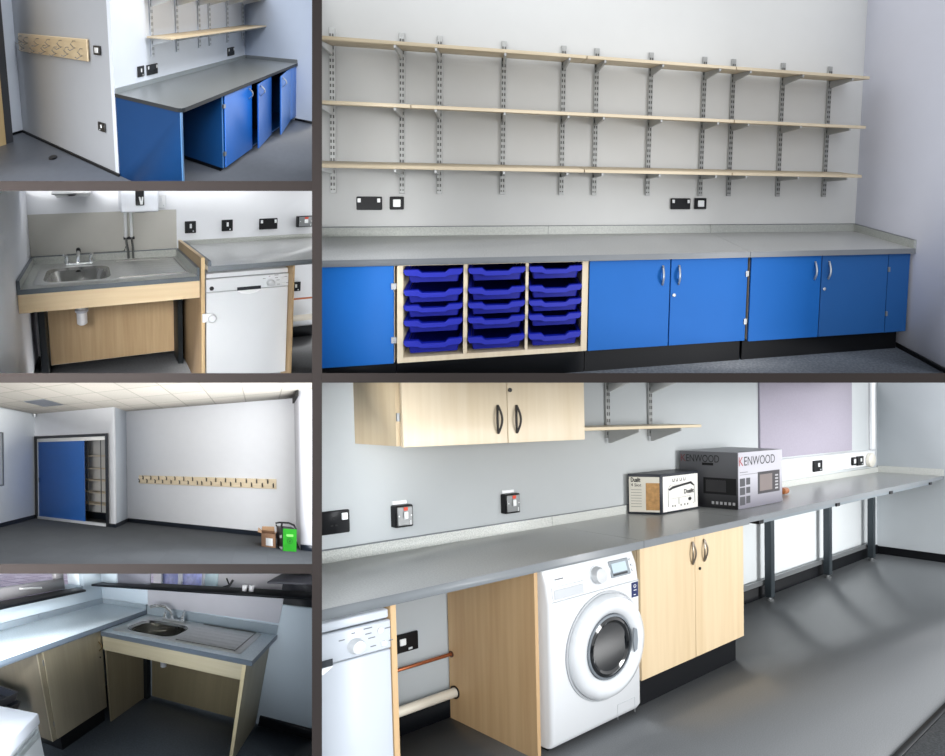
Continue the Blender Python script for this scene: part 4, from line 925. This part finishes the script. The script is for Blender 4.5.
g = G(R); g.box(-.028,.15,-2.4,-.354,1.071,1.089,.004); struct(g,'trim_1',SILL)
g = G(R); g.hexa([(-.02,-.14,1.072),(3.2,-.14,1.2224),(3.2,.14,1.2224),(-.02,.14,1.072),(-.02,-.14,1.09),(3.2,-.14,1.24),(3.2,.14,1.24),(-.02,.14,1.09)],.005); struct(g,'trim_2',SILL)
# outside the window and beyond the hatch
g = G(R); g.box(-14,-.3,-5,9,-.02,0.0); struct(g,'ground_outside',gridmat('paving_mauve','#a79fb5','#9a91a6','#77708a',.55,(0,0),.06,checker=True))
g = G(R); g.box(-1.03,-.97,-.75,-.70,.0,2.4); tag(g.build('scaffold_post',mat('post_blue','#6f83d8',.5),None,(-1,-.72,0)),'pale blue upright post outside the corner window','post')
g = G(R); g.box(.2,2.6,.64,.66,.7,2.0); struct(g,'wall_beyond',mat('paint_beyond','#d5d3d8',.7,vary=.01))
g = G(R); g.box(.201,.6,.02,.04,1.095,1.8); tag(g.build('pinboard',mat('felt_grey','#6f717c',.85),None,(.4,.03,1.1)),'grey board standing behind the black hatch sill','board')
g = G(R)
for a,b in ((.33,.35),(.565,.62),(.87,.90)): g.box(a,b,.60,.638,.95,1.9)
w2 = struct(g,'window_2',mat('frame_silver','#b9bcc6',.4))
for a,b,c in ((.3505,.5645,'pane_lilac'),(.6205,.8695,'pane_sky')):
    g = G(R); g.box(a,b,.615,.625,1.03,1.9); struct(g,'window_pane',mat(c,'#8f95c4' if c=='pane_lilac' else '#a3a9dc',.2,vary=.25,scale=18),w2)
    g = G(R); g.box(a,b,.61,.63,.95,1.0299); struct(g,'window_pane',mat('pane_low_'+c,'#e6d3a8' if c=='pane_lilac' else '#f0f0f2',.4),w2)
g = G(R); g.box(.9,1.05,.62,.638,.95,1.9); struct(g,'window_blind',mat('blind_aqua','#c9dfe6',.6),w2)
t = thing(R,'desk','grey desk seen beyond the right end of the black hatch sill','desk',(2,.5,1.05))
g = G(R); g.hexa([(1.70,.3,1.19),(2.7,.3,1.245),(2.7,.62,1.245),(1.85,.62,1.19),(1.70,.3,1.205),(2.7,.3,1.26),(2.7,.62,1.36),(1.85,.62,1.30)]); g.build('top',mat('desk_grey','#73737c',.4),t)
g = G(R); g.box(1.8,2.6,.5,.55,.9,1.185); g.build('leg_panel',mat('desk_dark','#3a3b42',.5),t)
for i,x in enumerate((1.60,1.66)):
    zs = 1.09+.0466*x
    g = G(R); g.lathe([(.02,.0),(.024,.045),(.021,.045),(.018,.004)],(x,-.02,zs+.002),'z',12)
    tag(g.build('paper_cup',mat('cup_white','#f2f2f4',.4),None,(x,-.02,zs)),('left' if i==0 else 'right')+' one of two small white cups on the black hatch sill','cup','white cups on the hatch sill')
g = G(R); g.tube([(1.2,.3,1.08),(1.27,.3,1.12),(1.33,.3,1.14),(1.36,.3,1.19)],.012,6); g.tube([(1.33,.3,1.14),(1.29,.3,1.2)],.008,6); tag(g.build('bracket',BLACKP,None,(1.27,.3,1.08)),'thin black bracket standing behind the hatch sill','bracket')
# left worktop and cupboard
TOPD = fleck('laminate_pale_blue','#a9b6bf','#bac6cd',90,.3); EDGED = mat('edging_night','#55606c',.4); UPD = mat('rim_grey','#8e9aa3',.45)
t = thing(R,'worktop','pale grey worktop under the window with a bright patch of daylight','worktop',(.3,-1,.86))
g = G(R); g.box(.004,.582,-2.4,-.004,.866,.9); g.build('slab',TOPD,t)
g = G(R); g.box(.5825,.588,-2.4,-.004,.862,.899); g.build('edging',EDGED,t)
for a,b in ((-2.4,-.783),(-.78,-.004)):
    g = G(R); g.box(.004,.02,a,b,.9,.948); g.build('upstand',UPD,t)
g = G(R); g.box(.02,.582,-.02,-.004,.9,.945); g.build('upstand',UPD,t)
g = G(R); g.box(.5825,.588,-.024,-.004,.9,.948); g.build('upstand_end',EDGED,t)
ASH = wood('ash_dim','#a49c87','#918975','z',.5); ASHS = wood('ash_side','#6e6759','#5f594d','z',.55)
t = thing(R,'base_cabinet','single-door pale cupboard left of the corner sink','cabinet',(.3,-.9,0))
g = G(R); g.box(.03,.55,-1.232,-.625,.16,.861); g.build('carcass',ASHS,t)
g = G(R); g.box(.5505,.562,-1.234,-1.2,.16,.86); g.build('edge_strip',ASH,t)
g = G(R); g.box(.5505,.57,-1.195,-.632,.162,.86,.002); d = g.build('door',ASH,t)
g = G(R); n=8; g.tube([(.572+.03*math.sin(math.pi*i/n),-.672,.70+.075*i/n) for i in range(n+1)],.006,6); g.build('handle',mat('handle_brass','#7f6c48',.3,.8),d)
g = G(R); g.lathe([(.008,0),(.008,.005),(.003,.006)],(.57,-.668,.643),'x',10); g.build('lock',BLACKP,d)
g = G(R); g.box(.05,.52,-1.13,-.625,.001,.159); g.build('plinth',SKIRT,t)
for z in (.28,.76):
    g = G(R); g.box(.562,.568,-1.205,-1.197,z,z+.04); g.build('hinge',GREYMETAL,t)
g = G(R); g.box(.02,.5,-2.4,-2.36,.001,.85); 
g.bm.free()
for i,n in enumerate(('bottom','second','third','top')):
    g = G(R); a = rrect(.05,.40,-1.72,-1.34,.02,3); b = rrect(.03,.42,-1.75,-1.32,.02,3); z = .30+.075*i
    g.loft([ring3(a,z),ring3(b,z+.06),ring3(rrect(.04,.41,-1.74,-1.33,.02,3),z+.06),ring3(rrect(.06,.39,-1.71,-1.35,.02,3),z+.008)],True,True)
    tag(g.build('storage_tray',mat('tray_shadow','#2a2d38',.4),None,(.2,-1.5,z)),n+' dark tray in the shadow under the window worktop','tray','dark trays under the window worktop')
# corner sink
t = thing(R,'worktop','pale grey worktop of the corner sink with a dark front edge','worktop',(1.2,-.3,.82))
BWD = (.70,1.205,-.525,-.165)
g = G(R); worktop_hole(g,.592,1.945,-.655,-.004,.828,.86,BWD,.12); g.build('slab',TOPD,t)
g = G(R); g.box(.591,1.951,-.661,-.6555,.824,.859); g.build('edging',EDGED,t)
g = G(R); g.box(1.9455,1.951,-.655,-.004,.824,.859); g.build('edging',EDGED,t)
g = G(R); g.box(.592,1.945,-.018,-.004,.86,.937); g.build('upstand',UPD,t)
t = inset_sink(R,'inset_sink','stainless steel corner sink with swan-neck tap, drainer to the right',(1.2,-.3,.86),(.64,1.83,-.59,-.045),BWD,.86,.15,(1.26,1.77,-.53,-.08),6,'x',0,1.,.12,(1.05,-.192,.016,.835))
g = G(R); g.lathe([(.03,.0),(.03,-.1),(.038,-.102),(.038,-.13),(.03,-.135),(.03,-.19),(.004,-.2)],(.985,-.3,.70),'z',14); g.build('waste_trap',mat('trap_dim','#b9bec6',.4),t)
t = thing(R,'mixer_tap','chrome swan-neck mixer tap on the corner sink','tap',(.95,-.12,.865))
g = G(R); g.box(.85,1.08,-.135,-.085,.866,.884,.005,2); g.build('base_bar',CHROME,t)
g = G(R); g.tube([(.95,-.11,.8845),(.945,-.11,.915),(.925,-.115,.95),(.885,-.12,.975),(.83,-.13,.985),(.77,-.14,.98),(.725,-.15,.966)],.014,10); g.build('spout',CHROME,t)
for x,s in ((.868,-1),(1.062,1)):
    g = G(R); g.lathe([(.02,0),(.017,.02),(.014,.028),(.018,.04),(.004,.046)],(x,-.11,.8845),'z',12); v = g.build('valve',CHROME,t)
    g = G(R); g.tube([(x,-.11,.931),(x+s*.004,-.10,.95),(x+s*.002,-.085,.965)],.008,6); g.build('lever',CHROME,v)
t = thing(R,'sink_support','pale wooden open support with side panels under the corner sink','support',(1.2,-.3,0))
g = G(R); g.box(.577,1.874,-.632,-.613,.70,.823); g.build('fascia_board',wood('ash_fascia','#b9b29b','#a69f87','x',.5),t)
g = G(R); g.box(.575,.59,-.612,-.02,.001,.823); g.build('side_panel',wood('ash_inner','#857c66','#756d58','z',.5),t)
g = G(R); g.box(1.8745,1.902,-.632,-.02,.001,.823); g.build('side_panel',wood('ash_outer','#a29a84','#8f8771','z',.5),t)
g = G(R); g.box(1.874,1.9025,-.637,-.6325,.001,.823); g.build('edge_strip',wood('ash_edge','#d0c5a4','#bdb18f','z',.5),t)
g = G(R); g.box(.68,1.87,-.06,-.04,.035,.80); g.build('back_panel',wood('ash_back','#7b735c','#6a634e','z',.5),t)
g = G(R); g.box(.592,.64,-.09,-.03,.001,.80); g.build('leg',BLK,t)
g = G(R); g.box(1.951+.001,1.9535,-.02,-.004,.937,1.14)
g.bm.free()
g = G(R); g.hexa([(.592,-.008,.938),(1.945,-.008,.952),(1.945,-.001,.952),(.592,-.001,.938),(.592,-.008,1.085),(1.945,-.008,1.14),(1.945,-.001,1.14),(.592,-.001,1.085)]); tag(g.build('splash_panel',mat('splash_dim','#adaeb6',.5,vary=.02),None,(1.2,0,.94)),'pale splash panel between the corner sink and the black sill','panel')
# white appliance in the foreground
P0 = Vector((1.222,-1.738,0)); ax = Vector((.99-1.222,-1.776+1.738,0)); ay = Vector((1.342-1.222,-2.008+1.738,0))
def apf(p): return tuple(P0+ax.normalized()*p[0]+ay.normalized()*p[1]+Vector((0,0,p[2])))
t = thing(R,'freezer','white under-counter appliance corner in the foreground by the corner cupboard','freezer',apf((.2,.2,0)))
APW = mat('appliance_cool','#dfe6f2',.22,vary=.01,coat=.4)
g = G(R,apf); g.box(.0,.6,.0,.6,.79,.85,.012,2); g.build('top',APW,t)
g = G(R,apf); g.box(.012,.59,.012,.59,.02,.788); g.build('body',mat('appliance_side','#b9c0c4',.35),t)
g = G(R,apf); g.box(-.006,.0115,.03,.57,.74,.772,.003); g.build('handle_strip',mat('strip_shadow','#9aa3a6',.4),t)
g = G(R,apf); g.box(.0105,.0118,.28,.36,.60,.72); g.build('red_sticker',mat('sticker_pink','#d99a9f',.5),t)
g = G(R,apf); g.box(.02,.58,.02,.58,.001,.0195); g.build('foot_rail',BLACKP,t)

# ------------------------------------------------------------------ thin partition walls and floor slabs between the six rooms
PART = mat('partition_edge','#2b2726',.8,vary=.03,scale=2,spec=.05); SIDE = mat('partition_bounce','#c9ccce',.7,vary=.01)  # side faces kept pale as added reflectors, bouncing light into the rooms
DP = 1.9
def ray(x, y, d): return Vector(((x-472.5)/700*d, d, EYE-(y-378)/700*d))
def partition(name, corners, n, th):
    """flat panel through four points, th thick, dark front edge"""
    n = Vector(n).normalized()*th/2
    bm = bmesh.new(); lay = bm.verts.layers.float_vector.new('plan')
    vs = [bm.verts.new(p+s*n) for s in (-1,1) for p in corners]
    for v in vs: v[lay] = v.co
    for q in ((0,1,2,3),(7,6,5,4),(0,4,5,1),(1,5,6,2),(2,6,7,3),(3,7,4,0)):
        f = bm.faces.new([vs[k] for k in q]); f.material_index = 1 if q in ((0,1,2,3),(7,6,5,4)) else 0
    bmesh.ops.recalc_face_normals(bm, faces=bm.faces[:])
    me = bpy.data.meshes.new(name); bm.to_mesh(me); bm.free(); me.materials.append(PART); me.materials.append(SIDE)
    o = bpy.data.objects.new(name, me); C.objects.link(o); o['kind'] = 'structure'
xm = 317; tv = 10/700*DP*.976
partition('wall_partition',[ray(xm,-20,DP),ray(xm,-20,7.5),ray(xm,800,7.5),ray(xm,800,DP)],(700,-(xm-472.5),0),tv)
for ya,yb,x0,x1 in ((181,191,-60,312.5),(373.2,382.8,-60,312.5),(564,573.7,-60,312.5),(373.1,382.7,321.5,965)):
    y = (ya+yb)/2; k = (378-y)/700
    partition('floor_slab',[ray(x0,y,DP),ray(x1,y,DP),ray(x1,y,6.5),ray(x0,y,6.5)],(0,-k,1),(yb-ya)/700*DP/math.sqrt(1+k*k))

# ------------------------------------------------------------------ each room ends at the partition lines
def cut_planes(room):
    x0,y0,x1,y1 = ROOMS[room][2]; e = .7; far = 160
    L = x0-(e if x0 > 0 else far); Rr = x1+(e if x1 < 945 else far); T = y0-(e if y0 > 0 else far); B = y1+(e if y1 < 756 else far)
    o = Vector((0,0,EYE)); k = lambda v,c: (v-c)/700
    return o, [Vector((1,-k(L,472.5),0)), Vector((-1,k(Rr,472.5),0)), Vector((0,-k(T,378),-1)), Vector((0,k(B,378),1)), Vector((0,1,0))]
for ob in [o for o in bpy.data.objects if o.type == 'MESH' and o.name in ROOM_OF]:
    o, pls = cut_planes(ROOM_OF[ob.name]); off = ob.location if ob.parent is None else ob.parent.location if ob.parent.parent is None else ob.parent.parent.location
    base = off; need = []
    if ob.parent is not None and ob.parent.type == 'MESH' and ob.parent.parent is None: base = ob.parent.location
    co = [v.co + base for v in ob.data.vertices]
    for i,n in enumerate(pls):
        pt = o if i < 4 else Vector((0,DP+.03,0))
        if min((c-pt).dot(n) for c in co) < 0: need.append((pt,n))
    if not need: continue
    if ob.data.users > 1: ob.data = ob.data.copy()
    bm = bmesh.new(); bm.from_mesh(ob.data)
    for pt,n in need:
        if not bm.verts: break
        r = bmesh.ops.bisect_plane(bm, geom=bm.verts[:]+bm.edges[:]+bm.faces[:], plane_co=pt-base, plane_no=n, clear_inner=True, clear_outer=False, dist=1e-5)
        ed = [e for e in r['geom_cut'] if isinstance(e, bmesh.types.BMEdge) and e.is_valid]
        if ed: bmesh.ops.holes_fill(bm, edges=ed, sides=0)
    empty = len(bm.faces) == 0
    bm.to_mesh(ob.data); bm.free()
    if empty: ob['gone'] = 1
dead = [o for o in bpy.data.objects if o.get('gone')]
for o in dead:
    if not any(not k.get('gone') for k in kids(o)):
        for k in kids(o): bpy.data.objects.remove(k)
        bpy.data.objects.remove(o)
for o in [o for o in bpy.data.objects if o.type == 'EMPTY' and not kids(o)]: bpy.data.objects.remove(o)

# ------------------------------------------------------------------ camera, sky light, added fill lights, laundry window
cam = bpy.data.cameras.new('camera'); co = bpy.data.objects.new('camera', cam); C.objects.link(co)
cam.sensor_width = 36; cam.lens = 700/945*36; cam.clip_start = .05; cam.clip_end = 200
co.location = (0,0,EYE); co.rotation_euler = (math.radians(90),0,0)
bpy.context.scene.camera = co
w = bpy.data.worlds.new('World'); bpy.context.scene.world = w; w.use_nodes = True
bgn = w.node_tree.nodes['Background']; bgn.inputs['Color'].default_value = (.965,.98,1,1); bgn.inputs['Strength'].default_value = 1.2
def spot(name, loc, target, energy, angle, col=(1,1,1), size=1.5, blend=.5):
    l = bpy.data.lights.new(name,'SPOT'); l.energy = energy; l.spot_size = math.radians(angle); l.spot_blend = blend; l.color = col; l.shadow_soft_size = size
    o = bpy.data.objects.new(name, l); C.objects.link(o); o.location = loc
    o.rotation_euler = (Vector(target)-Vector(loc)).to_track_quat('-Z','Y').to_euler(); return o
def area(name, loc, target, energy, sx, sy, col=(1,1,1), spread=140):
    l = bpy.data.lights.new(name,'AREA'); l.energy = energy; l.shape = 'RECTANGLE'; l.size = sx; l.size_y = sy; l.color = col; l.spread = math.radians(spread)
    o = bpy.data.objects.new(name, l); C.objects.link(o); o.location = loc
    o.rotation_euler = (Vector(target)-Vector(loc)).to_track_quat('-Z','Y').to_euler(); return o
spot('fill_corner_room',(3.5,-.5,7.5),W('A',(1.4,-.3,.9)),5600,26,(.93,.96,1))  # added spot brightening the corner room from the right, no fitting there
spot('fill_sink_room',(-1.2,-.05,1.73),W('B',(1.3,-.35,.95)),6600,30,(1,1,1))  # unseen fill spot near the eye, added to brighten the sink room
spot('fill_classroom',(-1.6,-1,1.72),W('C',(.4,-.7,1.2)),9800,30,(1,.99,.98))  # added spot by the camera, stands in for daylight from behind it
area('fill_classroom_side',W('C',(4.3,-1.75,1.6)),W('C',(-1.6,-.7,1.3)),230,1.2,1.6,(.95,.98,1),95)  # added area light lifting the dark left wall, no window modelled here
spot('fill_corner_sink',(-.4,-.4,1.6),W('D',(1.2,-.5,.75)),900,40,(.9,.95,1))  # added fill near the viewpoint for the dim corner sink
spot('patch_spot',(-.8,-.6,1.9),W('D',(.36,-1.25,.9)),2600,5,(.95,.98,1),.1,.6)  # spot beside the camera, added to mimic the sun patch from the window
spot('fill_long_run',(1.5,-1.5,3.2),W('E',(2.3,-.3,1.1)),150,80,(1,1,.99))  # extra fill spot for the blue run, no such fitting overhead
spot('fill_far_end',(7.5,.5,1.5),W('F',(4.6,-.1,.7)),1100,20,(1,1,1),.8)  # added spot to brighten the wall at the far worktop
spot('fill_laundry',(.9,-.6,1.6),W('F',(1.6,-.3,.8)),120,90,(1,1,1),.6)  # general front fill, added for the laundry's darker left half
area('window_laundry',(6.4,.8,1.5),W('F',(3.6,-.3,.7)),150,1.6,1.6,(1,1,1),120)
sc = bpy.context.scene
sc.view_settings.view_transform = 'Standard'; sc.view_settings.look = 'None'; sc.view_settings.exposure = 0; sc.view_settings.gamma = 1
sc.cycles.use_denoising = True; sc.cycles.max_bounces = 8; sc.cycles.diffuse_bounces = 4
